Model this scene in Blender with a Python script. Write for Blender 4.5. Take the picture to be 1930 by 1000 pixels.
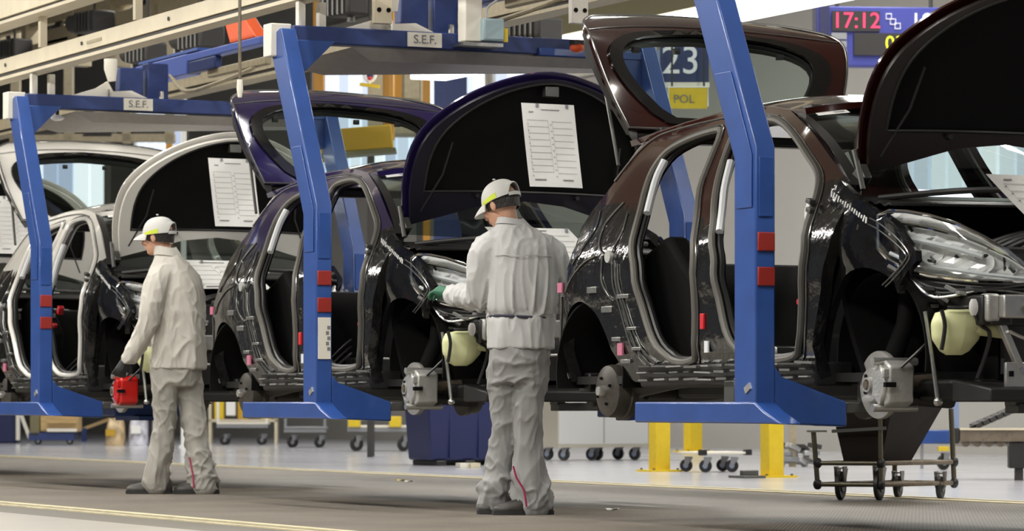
import bpy, bmesh, math, random
from mathutils import Vector, Matrix, noise
from mathutils.geometry import delaunay_2d_cdt
random.seed(7)
for o in list(bpy.data.objects): bpy.data.objects.remove(o)
scene = bpy.context.scene
COL = scene.collection

# ---------------------------------------------------------------- camera
PHI = math.radians(64.0); FPX = 6538.0; CAMH = 0.60; HY = 757.0
cP, sP = math.cos(PHI), math.sin(PHI)
ER = (cP, sP); EZ = (-sP, cP)
CAM = (13.011, -8.089)
cd = bpy.data.cameras.new('camera'); cam = bpy.data.objects.new('camera', cd); COL.objects.link(cam)
cam.location = (CAM[0], CAM[1], CAMH); cam.rotation_euler = (math.pi/2, 0, PHI)
cd.sensor_width = 36; cd.lens = FPX/1930*36; cd.shift_y = (HY-500)/1930
cd.clip_end = 300
cd.dof.use_dof = True; cd.dof.focus_distance = 17.3; cd.dof.aperture_fstop = 6.3
scene.camera = cam
# ---------------------------------------------------------------- world, exposure
scene.view_settings.view_transform = 'Standard'
scene.view_settings.look = 'None'
scene.view_settings.exposure = 0.0
scene.view_settings.gamma = 1.0
scene.view_settings.use_curve_mapping = False
wd = bpy.data.worlds.new('hall'); scene.world = wd; wd.use_nodes = True
wd.node_tree.nodes['Background'].inputs[0].default_value = (0.75, 0.80, 0.92, 1)
wd.node_tree.nodes['Background'].inputs[1].default_value = 0.13
# the strip luminaires of the hall (their housings are built further down)
LUMS = [(x, y, 4.9 if y < -3 else 5.8) for y in (-4.6, -0.9) for x in (3.0, -1.5, -6.0, -10.5, -15.0, -19.5)] + \
       [(x, y, 6.4) for y in (5.6, 9.4) for x in (2.0, -6.0, -14.0, -22.0, -30.0)]
for i, (x, y, z) in enumerate(LUMS):
    l = bpy.data.lights.new('strip_light', 'AREA'); l.shape = 'RECTANGLE'; l.size = 3.0; l.size_y = 0.35
    l.energy = 300 if y < -3 else 110 if y < 3 else 230; l.color = (1.0, 0.965, 0.90)
    o = bpy.data.objects.new('strip_light', l); COL.objects.link(o); o.location = (x, y, z)

# pixel (1930x1000 photograph) -> measured place in the hall
def ray(u):
    a = (u-965)/FPX
    return (EZ[0]+a*ER[0], EZ[1]+a*ER[1])
def atD(u, v, d):
    r = ray(u); return Vector((CAM[0]+d*r[0], CAM[1]+d*r[1], CAMH+(HY-v)*d/FPX))
def atY(u, v, y): return atD(u, v, (y-CAM[1])/ray(u)[1])
def atX(u, v, x): return atD(u, v, (x-CAM[0])/ray(u)[0])
def atZ(u, v, z=0.0): return atD(u, v, (z-CAMH)*FPX/(HY-v))

# ---------------------------------------------------------------- materials
MATS = {}
def mat(name, col, rough=0.5, metal=0.0, coat=0.0, noise_amt=0.0, noise_scale=20.0, bump=0.0, bump_scale=60.0, emit=None, es=0.0, spec=0.5, stretch=None):
    m = bpy.data.materials.new(name); m.use_nodes = True
    nt = m.node_tree; b = nt.nodes['Principled BSDF']
    b.inputs['Base Color'].default_value = (*col, 1); b.inputs['Roughness'].default_value = rough
    b.inputs['Metallic'].default_value = metal; b.inputs['Coat Weight'].default_value = coat
    b.inputs['Coat Roughness'].default_value = 0.05
    b.inputs['Specular IOR Level'].default_value = spec
    if noise_amt or bump:
        tc = nt.nodes.new('ShaderNodeTexCoord'); src = tc.outputs['Object']
        if stretch:
            mp = nt.nodes.new('ShaderNodeMapping'); mp.inputs['Scale'].default_value = stretch
            nt.links.new(src, mp.inputs[0]); src = mp.outputs[0]
    if noise_amt:
        n = nt.nodes.new('ShaderNodeTexNoise'); n.inputs['Scale'].default_value = noise_scale; n.inputs['Detail'].default_value = 5
        nt.links.new(src, n.inputs['Vector'])
        r = nt.nodes.new('ShaderNodeMapRange'); r.inputs['From Min'].default_value = 0.3; r.inputs['From Max'].default_value = 0.7
        r.inputs['To Min'].default_value = 1-noise_amt; r.inputs['To Max'].default_value = 1+noise_amt
        nt.links.new(n.outputs['Fac'], r.inputs['Value'])
        v = nt.nodes.new('ShaderNodeVectorMath'); v.operation = 'SCALE'
        v.inputs[0].default_value = col; nt.links.new(r.outputs[0], v.inputs['Scale'])
        nt.links.new(v.outputs[0], b.inputs['Base Color'])
    if bump:
        n2 = nt.nodes.new('ShaderNodeTexNoise'); n2.inputs['Scale'].default_value = bump_scale; n2.inputs['Detail'].default_value = 3
        nt.links.new(src, n2.inputs['Vector'])
        bp = nt.nodes.new('ShaderNodeBump'); bp.inputs['Strength'].default_value = bump; bp.inputs['Distance'].default_value = 0.02
        nt.links.new(n2.outputs['Fac'], bp.inputs['Height']); nt.links.new(bp.outputs[0], b.inputs['Normal'])
    if emit:
        b.inputs['Emission Color'].default_value = (*emit, 1); b.inputs['Emission Strength'].default_value = es
    MATS[name] = m
    return m
def glass(name, tint, gloss=0.25, rough=0.02):
    m = bpy.data.materials.new(name); m.use_nodes = True; nt = m.node_tree
    for n in list(nt.nodes): nt.nodes.remove(n)
    out = nt.nodes.new('ShaderNodeOutputMaterial'); mx = nt.nodes.new('ShaderNodeMixShader')
    t = nt.nodes.new('ShaderNodeBsdfTransparent'); t.inputs[0].default_value = (*tint, 1)
    g = nt.nodes.new('ShaderNodeBsdfGlossy'); g.inputs['Roughness'].default_value = rough; g.inputs[0].default_value = (.9, .95, .95, 1)
    lw = nt.nodes.new('ShaderNodeLayerWeight'); pw = nt.nodes.new('ShaderNodeMath'); pw.operation = 'POWER'; pw.inputs[1].default_value = 5
    ad = nt.nodes.new('ShaderNodeMath'); ad.operation = 'MULTIPLY_ADD'; ad.inputs[1].default_value = .9; ad.inputs[2].default_value = .05
    nt.links.new(lw.outputs['Facing'], pw.inputs[0]); nt.links.new(pw.outputs[0], ad.inputs[0]); nt.links.new(ad.outputs[0], mx.inputs[0]); nt.links.new(t.outputs[0], mx.inputs[1]); nt.links.new(g.outputs[0], mx.inputs[2])
    nt.links.new(mx.outputs[0], out.inputs[0]); MATS[name] = m
    return m
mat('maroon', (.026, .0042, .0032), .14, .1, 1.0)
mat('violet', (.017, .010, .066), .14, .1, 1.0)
mat('white_paint', (.78, .76, .71), .22, 0, 1.0)
mat('black_film', (.009, .009, .009), .14, 0, .3, bump=.42, bump_scale=11)
mat('maroon_inner', (.010, .004, .004), .35)  # bonnet frame maroon with the underside's shade put into the colour
mat('violet_inner', (.006, .005, .014), .35)  # bonnet frame violet, likewise darkened as painted shade
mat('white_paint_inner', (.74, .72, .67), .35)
mat('black_gloss', (.006, .0055, .0055), .12, 0, .5)
mat('black_matte', (.010, .010, .010), .55)
mat('black_soft', (.022, .021, .020), .42)
mat('black_deep', (.005, .005, .005), .8, spec=.15)
mat('rubber_grey', (.10, .095, .082), .5, bump=.05)
mat('rubber_black', (.015, .015, .015), .4)
mat('white_strip', (.72, .74, .76), .35)
mat('steel', (.52, .52, .50), .33, 1.0, noise_amt=.12, noise_scale=30)
mat('steel_dark', (.16, .16, .15), .4, .8)
mat('bead_steel', (.22, .22, .21), .2, .7)
mat('lamp_silver', (.95, .95, .94), .2, .1)
mat('drum_iron', (.075, .068, .058), .45, .4, noise_amt=.2)
mat('aluminium', (.66, .66, .64), .36, .85, noise_amt=.08)
mat('cast_alu', (.55, .55, .53), .45, .6, noise_amt=.1, bump=.15, bump_scale=80)
mat('chrome', (.86, .86, .85), .10, 1.0)
mat('disc_steel', (.52, .51, .48), .38, .45)
mat('brown_iron', (.19, .155, .115), .5, .5, noise_amt=.2)
mat('red_paint', (.62, .015, .012), .3, 0, .5)
mat('reflector_red', (.30, .018, .012), .55)
mat('red_plastic', (.60, .02, .03), .4)
mat('pink_tape', (.52, .16, .25), .5)
mat('blue_steel', (.022, .072, .285), .36, .0, .35, noise_amt=.10, noise_scale=7)
mat('blue_dark', (.020, .040, .15), .45, noise_amt=.12)
mat('blue_bright', (.10, .16, .52), .4)
mat('cream', (.66, .59, .44), .5, noise_amt=.06, noise_scale=6)
mat('cream_light', (.78, .75, .66), .5)
mat('beige_dull', (.36, .31, .21), .6, noise_amt=.1)
mat('grey_tray', (.27, .25, .23), .5, noise_amt=.06)
mat('dark_gear', (.035, .033, .032), .6)
mat('orange', (.72, .10, .02), .5)
mat('yellow', (.72, .52, .02), .5, noise_amt=.05)
mat('ochre', (.55, .33, .02), .5)
mat('ochre_dark', (.42, .20, .02), .5)
mat('wall_grey', (.44, .43, .40), .7, noise_amt=.03, noise_scale=1.5)
mat('cabinet_grey', (.50, .51, .50), .55)
mat('cabinet_beige', (.36, .34, .28), .6)
mat('paper', (.86, .86, .84), .7)
mat('ink', (.20, .20, .21), .7)
mat('ink_light', (.50, .50, .50), .7)
mat('bottle', (.74, .76, .42), .38)
mat('bottle_clear', (.80, .82, .62), .3)
mat('navy_plastic', (.012, .018, .085), .42)
mat('bin_brown', (.016, .012, .009), .7, spec=.25)
mat('green_tag', (.05, .22, .10), .5)
mat('concrete', (.58, .59, .64), .16, noise_amt=.07, noise_scale=.9)
mat('wood', (.50, .35, .16), .6, noise_amt=.15, noise_scale=4, stretch=(1, 6, 6))
mat('print_bag', (.55, .55, .62), .35, noise_amt=.6, noise_scale=8)
mat('print_card', (.50, .38, .22), .5, noise_amt=.5, noise_scale=7)
mat('caster_grey', (.30, .31, .33), .4, .5)
mat('caster_blue', (.25, .32, .50), .4)
mat('lamp_white', (.9, .9, .88), .4)
glass('car_glass', (.62, .70, .66))
glass('screen_glass', (.34, .40, .37))
glass('lens_glass', (.93, .95, .95))

# ---------------------------------------------------------------- mesh helpers
class MB:
    def __init__(s): s.v = []; s.f = []; s.m = []; s.mi = 0
    def add(s, vs, fs):
        k = len(s.v); s.v += [tuple(q) for q in vs]; s.f += [tuple(i+k for i in f) for f in fs]; s.m += [s.mi]*len(fs); return s
    def box(s, c, d, rz=0, ry=0, rx=0):
        R = Matrix.Rotation(rz, 3, 'Z') @ Matrix.Rotation(ry, 3, 'Y') @ Matrix.Rotation(rx, 3, 'X'); c = Vector(c)
        vs = [c + R @ Vector((d[0]*a/2, d[1]*b/2, d[2]*e/2)) for a in (-1, 1) for b in (-1, 1) for e in (-1, 1)]
        return s.add(vs, [(0,1,3,2),(4,6,7,5),(0,4,5,1),(2,3,7,6),(0,2,6,4),(1,5,7,3)])
    def bar(s, a, b, w, h, up=(0, 0, 1)):            # rectangular bar from a to b
        a, b = Vector(a), Vector(b); t = (b-a).normalized(); u = Vector(up)
        sd = t.cross(u)
        if sd.length < 1e-4: sd = t.cross(Vector((1, 0, 0)))
        sd.normalize(); u = sd.cross(t)
        q = [(-1,-1),(1,-1),(1,1),(-1,1)]
        vs = [p + sd*(x*w/2) + u*(y*h/2) for p in (a, b) for x, y in q]
        return s.add(vs, [(3,2,1,0),(4,5,6,7)] + [(i,(i+1)%4,(i+1)%4+4,i+4) for i in range(4)])
    def prism(s, poly, axis, a, b):                    # poly in the other two axes, extruded along axis
        def P(p, t):
            if axis == 'x': return (t, p[0], p[1])
            if axis == 'y': return (p[0], t, p[1])
            return (p[0], p[1], t)
        n = len(poly); vs = [P(p, a) for p in poly] + [P(p, b) for p in poly]
        return s.add(vs, [tuple(range(n))[::-1], tuple(range(n, 2*n))] + [(i,(i+1)%n,(i+1)%n+n,i+n) for i in range(n)])
    def tube(s, path, r, n=8, closed=False):
        P = [Vector(p) for p in path]; N = len(P); rings = []
        rr = r if isinstance(r, (list, tuple)) else [r]*N
        prev = None
        for i in range(N):
            if closed: t = P[(i+1) % N]-P[i-1]
            else: t = P[min(i+1, N-1)]-P[max(i-1, 0)]
            t.normalize()
            if prev is None:
                u = t.cross(Vector((0, 0, 1)))
                if u.length < .05: u = t.cross(Vector((1, 0, 0)))
            else: u = prev - t*prev.dot(t)
            u.normalize(); prev = u; w = t.cross(u)
            rings.append([P[i] + (u*math.cos(2*math.pi*k/n) + w*math.sin(2*math.pi*k/n))*rr[i] for k in range(n)])
        return s.loft(rings, closed)
    def loft(s, rings, closed=False, caps=True):
        n = len(rings[0]); vs = [p for r in rings for p in r]; fs = []; N = len(rings)
        for i in range(N if closed else N-1):
            a, b = i*n, ((i+1) % N)*n
            fs += [(a+k, a+(k+1) % n, b+(k+1) % n, b+k) for k in range(n)]
        if not closed and caps: fs += [tuple(range(n))[::-1], tuple(range((N-1)*n, N*n))]
        return s.add(vs, fs)
    def lathe(s, prof, c, axis='y', n=32):             # prof: (radius, offset along axis)
        rings = []; c = Vector(c)
        for r, t in prof:
            ring = []
            for k in range(n):
                a = 2*math.pi*k/n; p, q = r*math.cos(a), r*math.sin(a)
                ring.append(c + Vector({'y': (p, t, q), 'x': (t, p, q), 'z': (p, q, t)}[axis]))
            rings.append(ring)
        return s.loft(rings)
    def cyl(s, a, b, r, n=12): return s.tube([a, b], r, n)
    def grid(s, fn, nu, nv):
        vs = [fn(i/nu, j/nv) for i in range(nu+1) for j in range(nv+1)]
        return s.add(vs, [(i*(nv+1)+j, (i+1)*(nv+1)+j, (i+1)*(nv+1)+j+1, i*(nv+1)+j+1) for i in range(nu) for j in range(nv)])
    def ell(s, c, r, nu=12, nv=8, R=None):
        c = Vector(c); rings = []
        for j in range(1, nv):
            t = math.pi*j/nv; ring = []
            for k in range(nu):
                a = 2*math.pi*k/nu; q = Vector((r[0]*math.sin(t)*math.cos(a), r[1]*math.sin(t)*math.sin(a), r[2]*math.cos(t)))
                ring.append(c + (R @ q if R else q))
            rings.append(ring)
        return s.loft(rings)
    def build(s, name, material, parent=None, loc=None, bevel=0, smooth=True, angle=40, solid=0, offset=-1, mirror=False):
        me = bpy.data.meshes.new(name); me.from_pydata(s.v, [], s.f)
        ms = material if isinstance(material, (list, tuple)) else [material]
        for q in ms: me.materials.append(MATS[q] if isinstance(q, str) else q)
        if len(ms) > 1: me.polygons.foreach_set('material_index', s.m)
        bm = bmesh.new(); bm.from_mesh(me); bmesh.ops.recalc_face_normals(bm, faces=bm.faces); bm.to_mesh(me); bm.free()
        if smooth:
            me.polygons.foreach_set('use_smooth', [True]*len(me.polygons)); me.set_sharp_from_angle(angle=math.radians(angle))
        o = bpy.data.objects.new(name, me); COL.objects.link(o)
        if parent: o.parent = parent
        if loc: o.location = loc
        if solid:
            q = o.modifiers.new('solid', 'SOLIDIFY'); q.thickness = solid; q.offset = offset
            if smooth: q = o.modifiers.new('split', 'EDGE_SPLIT'); q.split_angle = math.radians(angle); q.use_edge_sharp = False
        if bevel:
            q = o.modifiers.new('bevel', 'BEVEL'); q.width = bevel; q.segments = 2; q.limit_method = 'ANGLE'; q.angle_limit = math.radians(40)
        return o
def tag(o, label=None, cat=None, group=None, kind=None):
    if label: o['label'] = label
    if cat: o['category'] = cat
    if group: o['group'] = group
    if kind: o['kind'] = kind
    return o
def thing(name, label, cat, loc=(0, 0, 0), rz=0, group=None):
    o = bpy.data.objects.new(name, None); COL.objects.link(o); o.location = loc; o.rotation_euler = (0, 0, rz)
    o.empty_display_size = .1
    return tag(o, label, cat, group)
def copy_tree(o, parent=None):
    c = o.copy(); COL.objects.link(c); c.parent = parent
    for ch in list(o.children): copy_tree(ch, c)
    return c
def inside(p, poly):
    r = False; n = len(poly)
    for i in range(n):
        a, b = poly[i], poly[i-1]
        if (a[1] > p[1]) != (b[1] > p[1]) and p[0] < (b[0]-a[0])*(p[1]-a[1])/(b[1]-a[1])+a[0]: r = not r
    return r
def smooth_loop(P, n=4, closed=True):                 # Catmull-Rom
    out = []; N = len(P)
    for i in range(N if closed else N-1):
        if closed: a, b, c, d = P[i-1], P[i], P[(i+1) % N], P[(i+2) % N]
        else: a, b, c, d = P[max(i-1, 0)], P[i], P[i+1], P[min(i+2, N-1)]
        for k in range(n):
            t = k/n
            out.append(tuple(.5*(2*b[j]+(c[j]-a[j])*t+(2*a[j]-5*b[j]+4*c[j]-d[j])*t*t+(3*b[j]-a[j]-3*c[j]+d[j])*t**3) for j in range(len(b))))
    if not closed: out.append(tuple(P[-1]))
    return out
def resample(P, step, closed=True):
    out = []; N = len(P)
    for i in range(N if closed else N-1):
        a, b = P[i], P[(i+1) % N]; L = math.dist(a, b); k = max(1, round(L/step))
        out += [tuple(a[j]+(b[j]-a[j])*q/k for j in range(len(a))) for q in range(k)]
    return out
def panel(mb, outer, holes, step, fn, matfn=None):    # flat outline with holes, triangulated finely and mapped into space
    loops = [resample(outer, step)] + [resample(h, step) for h in holes]
    pts = []; ed = []; bnd = []
    for L in loops:
        k = len(pts); pts += L; ed += [(k+i, k+(i+1) % len(L)) for i in range(len(L))]; bnd += L
    xs = [p[0] for p in outer]; zs = [p[1] for p in outer]
    x = min(xs)+step*.5
    while x < max(xs):
        z = min(zs)+step*.5
        while z < max(zs):
            p = (x, z)
            if inside(p, loops[0]) and not any(inside(p, h) for h in loops[1:]) and min((q[0]-x)**2+(q[1]-z)**2 for q in bnd) > (step*.55)**2: pts.append(p)
            z += step
        x += step
    r = delaunay_2d_cdt([Vector(p) for p in pts], ed, [], 0, 1e-6)
    V, F = r[0], r[2]; fs = []; ms = []
    for f in F:
        c = sum((V[i] for i in f), Vector((0, 0)))/len(f)
        if inside(c, loops[0]) and not any(inside(c, h) for h in loops[1:]):
            fs.append(tuple(f)); ms.append(matfn(c) if matfn else 0)
    k = len(mb.v); mb.v += [tuple(fn(p[0], p[1])) for p in V]; mb.f += [tuple(i+k for i in f) for f in fs]; mb.m += ms
    return mb
def lerp(a, b, t): return a+(b-a)*t
def interp(x, T):
    if x <= T[0][0]: return T[0][1]
    for (a, b), (c, d) in zip(T, T[1:]):
        if x <= c: return b+(d-b)*(x-a)/(c-a)
    return T[-1][1]
def text_mesh(name, body, size, mt, parent, loc, rot, extrude=.002, align='CENTER'):
    c = bpy.data.curves.new(name, 'FONT'); c.body = body; c.size = size; c.align_x = align; c.align_y = 'CENTER'; c.extrude = extrude
    t = bpy.data.objects.new(name+'_tmp', c); COL.objects.link(t)
    dg = bpy.context.evaluated_depsgraph_get(); me = bpy.data.meshes.new_from_object(t.evaluated_get(dg)); me.name = name
    bpy.data.objects.remove(t); bpy.data.curves.remove(c)
    me.materials.clear(); me.materials.append(MATS[mt])
    o = bpy.data.objects.new(name, me); COL.objects.link(o); o.parent = parent; o.location = loc; o.rotation_euler = rot
    return o
# ================================================================ the setting
def belt_material():
    m = mat('belt_rubber', (.125, .112, .096), .55); nt = m.node_tree; b = nt.nodes['Principled BSDF']
    tc = nt.nodes.new('ShaderNodeTexCoord')
    hs = []
    for k, (dr, sc) in enumerate((('X', 9.0), ('Y', 14.0))):
        w = nt.nodes.new('ShaderNodeTexWave'); w.bands_direction = dr; w.inputs['Scale'].default_value = sc; w.inputs['Distortion'].default_value = .25
        nt.links.new(tc.outputs['Object'], w.inputs['Vector']); hs.append(w)
    mx = nt.nodes.new('ShaderNodeMath'); mx.operation = 'MULTIPLY'
    nt.links.new(hs[0].outputs['Fac'], mx.inputs[0]); nt.links.new(hs[1].outputs['Fac'], mx.inputs[1])
    cr = nt.nodes.new('ShaderNodeValToRGB'); cr.color_ramp.elements[0].position = .05; cr.color_ramp.elements[0].color = (.070, .060, .050, 1)
    cr.color_ramp.elements[1].position = .6; cr.color_ramp.elements[1].color = (.31, .268, .212, 1)
    nt.links.new(mx.outputs[0], cr.inputs[0])
    n = nt.nodes.new('ShaderNodeTexNoise'); n.inputs['Scale'].default_value = 1.1; nt.links.new(tc.outputs['Object'], n.inputs['Vector'])
    mr = nt.nodes.new('ShaderNodeMapRange'); mr.inputs['From Min'].default_value = .35; mr.inputs['From Max'].default_value = .65; mr.inputs['To Min'].default_value = .82; mr.inputs['To Max'].default_value = 1.12
    nt.links.new(n.outputs['Fac'], mr.inputs[0])
    v = nt.nodes.new('ShaderNodeVectorMath'); v.operation = 'SCALE'; nt.links.new(cr.outputs[0], v.inputs[0]); nt.links.new(mr.outputs[0], v.inputs['Scale'])
    nt.links.new(v.outputs[0], b.inputs['Base Color'])
    bp = nt.nodes.new('ShaderNodeBump'); bp.inputs['Strength'].default_value = .5; bp.inputs['Distance'].default_value = .006
    nt.links.new(mx.outputs[0], bp.inputs['Height']); nt.links.new(bp.outputs[0], b.inputs['Normal'])
belt_material()
mat('floor_beige', (.34, .32, .285), .35, noise_amt=.05, noise_scale=1.2)
mat('edge_cream', (.62, .55, .36), .45, noise_amt=.15, noise_scale=6)
mat('edge_dark', (.13, .12, .10), .5)
mat('ceiling_grey', (.30, .28, .24), .8)
Y0, Y1 = -1.75, 3.53
XA, XB = -48.0, 12.0
tag(MB().box((-18, (Y1+40)/2, -.05), (80, 40-Y1, .1)).build('floor', 'concrete'), 'pale polished concrete floor beyond the conveyor', kind='structure')
tag(MB().box((-18, -12.3-1.0, -.05), (80, 22-.0, .1)).build('floor_walkway', 'floor_beige'), 'beige painted walkway floor along the near side of the conveyor', kind='structure')
tag(MB().box((-18, (Y0+Y1)/2, -.05), (80, Y1-Y0, .1)).build('conveyor_floor', 'belt_rubber'), 'dark ribbed rubber conveyor floor that carries the workers', kind='structure')
tag(MB().box((-18, -2.025, -.05), (80, .55, .1)).build('trim_1', 'edge_dark'), 'dark strip beside the near edge of the conveyor floor', kind='structure')
for i, (y, w, m_) in enumerate(((Y0-.01, .07, 'edge_cream'), (Y0-.16, .035, 'edge_cream'), (Y1+.03, .10, 'edge_cream'), (Y1+.24, .05, 'edge_cream'))):
    tag(MB().box((-18, y, .003), (80, w, .008)).build('trim_%d' % (i+2), m_), 'cream metal edge strip running along the conveyor floor', kind='structure')
YW = 14.0
tag(MB().box((-22, YW+.15, 4.6), (72, .3, 9.2)).build('wall_back', 'wall_grey'), 'plain grey back wall of the hall', kind='structure')
tag(MB().box((-57.0, 4, 4.6), (.3, 44, 9.2)).build('wall_left', 'beige_dull'), 'dim far end wall of the hall', kind='structure')
tag(MB().box((-20, 2, 9.3), (76, 60, .2)).build('ceiling', 'ceiling_grey'), 'dim grey ceiling of the hall', kind='structure')

# windows: frosted panes lit by daylight, in the back wall
PANE_MATS = []
for k, (c, e) in enumerate((((.80, .88, 1.0), 1.15), ((.70, .80, 1.0), .95), ((.90, .95, 1.0), 1.35), ((.62, .73, .98), .8))):
    PANE_MATS.append(mat('pane_%d' % k, (.8, .85, .9), .3, emit=c, es=e))
WN = [0]
def window(x0, x1, z0, z1, n, frame='cream_light', skip=()):
    WN[0] += 1
    r = thing('window_%d' % WN[0], None, None, ((x0+x1)/2, YW-.02, z0)); r['kind'] = 'structure'
    r['label'] = 'tall frosted daylight window in the grey back wall'
    w = (x1-x0)/n; f = MB()
    f.box((0, -.03, -.05), (x1-x0+.2, .1, .1)); f.box((0, -.03, z1-z0+.05), (x1-x0+.2, .1, .1))
    f.box((-(x1-x0)/2-.05, -.03, (z1-z0)/2), (.1, .1, z1-z0)); f.box(((x1-x0)/2+.05, -.03, (z1-z0)/2), (.1, .1, z1-z0))
    f.build('window_frame', frame, r)
    pm = {}
    for i in range(n):
        k = random.randrange(4)
        if k not in pm: pm[k] = MB().box((0, 0, (z1-z0)/2), (w-.06, .05+.01*k, z1-z0)).build('pane', PANE_MATS[k], r); o = pm[k]
        else: o = pm[k].copy(); COL.objects.link(o)
        o.location = (-(x1-x0)/2+w*(i+.5), 0, 0)
    return r
def xw(u): return atY(u, 500, YW).x
def zw(u, v): return atY(u, v, YW).z
window(xw(1668), xw(2060), zw(1800, 420), zw(1800, 205), 12)
window(xw(940), xw(1180), zw(1000, 150), zw(1000, -70), 9)
window(xw(600), xw(925), zw(760, 330), zw(760, 30), 14)
window(xw(262), xw(352), zw(300, 330), zw(300, 190), 5)
window(xw(30), xw(205), zw(120, 420), zw(120, 285), 6)
# ================================================================ overhead carriers (blue C-hooks)
SIGN_Y = atX(800, 62, -5.62).y; print('SIGN_Y', SIGN_Y)
CX = (0.0, -4.95, -9.9)
def make_carrier():
    r = thing('overhead_carrier', 'x', 'carrier')
    # origin: near post foot at y=-.45 (world), x=-.22 relative to the front hub of the car it carries
    for side in (0, 1):
        y = -.45 if side == 0 else 1.92
        sg = 1 if side == 0 else -1
        wx, wy = .19, .10
        m = MB()
        # lower upright and leaning upper limb as one bent box section
        pr = [(-.22, .51), (-.22, 1.69), (-.75, 2.74)]
        def ring(px, pz, tx, tz):
            return [(px-tx*wx/2, y-wy/2, pz-tz*wx/2), (px+tx*wx/2, y-wy/2, pz+tz*wx/2), (px+tx*wx/2, y+wy/2, pz+tz*wx/2), (px-tx*wx/2, y+wy/2, pz-tz*wx/2)]
        m.loft([ring(-.22, .51, 1, 0), ring(-.22, 1.69, 1, .24), ring(-.75, 2.74, .95, .25)])
        m.build('post', 'blue_steel', r, bevel=.008)
        # seam plates at the bend
        s_ = MB(); yy = y-sg*(wy/2+.004)
        s_.prism([(-.29, 1.45), (-.15, 1.45), (-.15, 1.68), (-.337, 2.06), (-.477, 2.06), (-.29, 1.69)], 'y', yy-.002, yy+.002)
        s_.build('bend_plate', 'blue_steel', r, bevel=.002)
        s_ = MB().box((-.22+wx/2+.004, y, 1.54), (.008, .07, .26)); s_.build('bend_plate', 'blue_steel', r, bevel=.002)
        # pale block painting the lit white face of the post top
        MB().box((-.775, y-sg*.02, 2.70), (.12, .13, .19)).build('lit_post_top', 'cream_light', r, bevel=.006)
        # foot along the line, with its lighter top edge
        MB().prism([(-1.24, .505), (-1.24, .60), (-.31, .60), (-.13, .60), (-.05, .56), (.10, .505)], 'y', y-.055, y+.055).build('foot_beam', 'blue_steel', r, bevel=.008)
        # arm reaching in under the sill, deeper at the post
        a, b = (y+sg*.05, y+sg*.42)
        MB().prism([(a, .505), (b, .49), (b, .60), (a+sg*.04, .71), (a, .76)], 'x', -.30, -.13).build('sill_arm', 'blue_steel', r, bevel=.008)
        e = MB().box((-.215, b+sg*.10, .575), (.15, .2, .05)).box((-.215, b+sg*.17, .64), (.12, .06, .12))
        e.build('sill_pad', 'steel_dark', r, bevel=.005)
        e = MB().box((-1.10, y+sg*.22, .57), (.12, .40, .05)).box((-1.10, y+sg*.40, .64), (.10, .06, .12)); e.build('sill_pad', 'steel_dark', r, bevel=.005)
        for z in (1.30, 1.148):       # reflectors on the forward face
            MB().box((-.22+wx/2+.006, y, z), (.012, .085, .082)).build('reflector', 'reflector_red', r, bevel=.004)
        MB().box((-.19, y-sg*(wy/2+.003), .66), (.05, .006, .03), ry=-.5).build('latch', 'aluminium', r)
        # gusset under the cross beam
        MB().prism([(y+sg*.05, 2.70), (y+sg*.05, 2.46), (y+sg*.30, 2.70)], 'x', -.80, -.66).build('gusset', 'blue_steel', r, bevel=.005)
    # cross beam over the car
    MB().box((-.74, .77, 2.735), (.13, 2.36, .10)).build('cross_beam', 'blue_dark', r, bevel=.008)
    MB().box((-.70, 1.55, 2.70), (.10, .75, .05)).build('beam_plate', 'blue_steel', r, bevel=.006)
    # grey drip tray hung below
    t = MB()
    t.loft([[(-1.35, -.20, 2.62), (-.66, -.05, 2.67), (-.66, 1.95, 2.67), (-.95, 1.95, 2.67)],
            [(-1.25, .02, 2.56), (-.72, .10, 2.60), (-.72, 1.88, 2.62), (-.90, 1.88, 2.62)]])
    t.build('drip_tray', 'grey_tray', r)
    # bolts on the beam
    for y in (.22, .62, 1.85):
        MB().cyl((-.72, y, 2.78), (-.72, y, 2.84), .018, 8).build('bolt', 'chrome', r)
    # hangers up to the rail
    for y in (-.33, -.20):
        MB().box((-.76, y, 2.858), (.05, .045, .15)).build('hanger', 'cream_light', r, bevel=.004)
    m = MB(); m.prism([(-.05, 2.79), (.52, 2.79), (.40, 2.84), (.26, 2.83), (.22, 2.90), (.14, 2.85)], 'x', -.78, -.74)
    m.build('trolley_shoe', 'cream_light', r)
    m = MB().tube([(-.74, .24, 3.06), (-.74, .24, 2.99), (-.74, .25, 2.9)], [.05, .05, .03], 10); m.build('trolley_link', 'cream_light', r)
    MB().box((-.85, .62, 2.92), (.12, .16, .26)).box((-.85, .42, 2.90), (.10, .18, .22)).build('motor_box', 'blue_dark', r, bevel=.008)
    # maker's plate
    pl = MB().box((-.668, SIGN_Y, 2.735), (.012, .22, .085)).build('sign_plate', 'cream_light', r)
    text_mesh('lettering', 'S.E.F.', .072, 'ink', pl, (-.660, SIGN_Y, 2.735), (math.pi/2, 0, math.pi/2), .0015)
    return r
car0 = make_carrier()
CARRIERS = [car0]
LBL = ('blue steel carrier nearest the camera, its post in front of the maroon car',
       'blue steel carrier whose post stands in front of the violet car',
       'blue steel carrier at the left, in front of the white car')
for i, x in enumerate(CX):
    o = car0 if i == 0 else copy_tree(car0)
    o.location = (x, 0, 0); o['label'] = LBL[i]; o['group'] = 'overhead carriers'
    if i: CARRIERS.append(o)
# paper inventory tag on the middle carrier's post only
MB().box((-.22+.10, -.45, .96), (.008, .075, .235)).build('post_label', 'cream_light', CARRIERS[1])
for k in range(5):
    MB().box((-.115, -.425-.008*(k % 2), .90+.03*k), (.002, .018, .02)).build('printed_mark', 'ink', CARRIERS[1])
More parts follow.
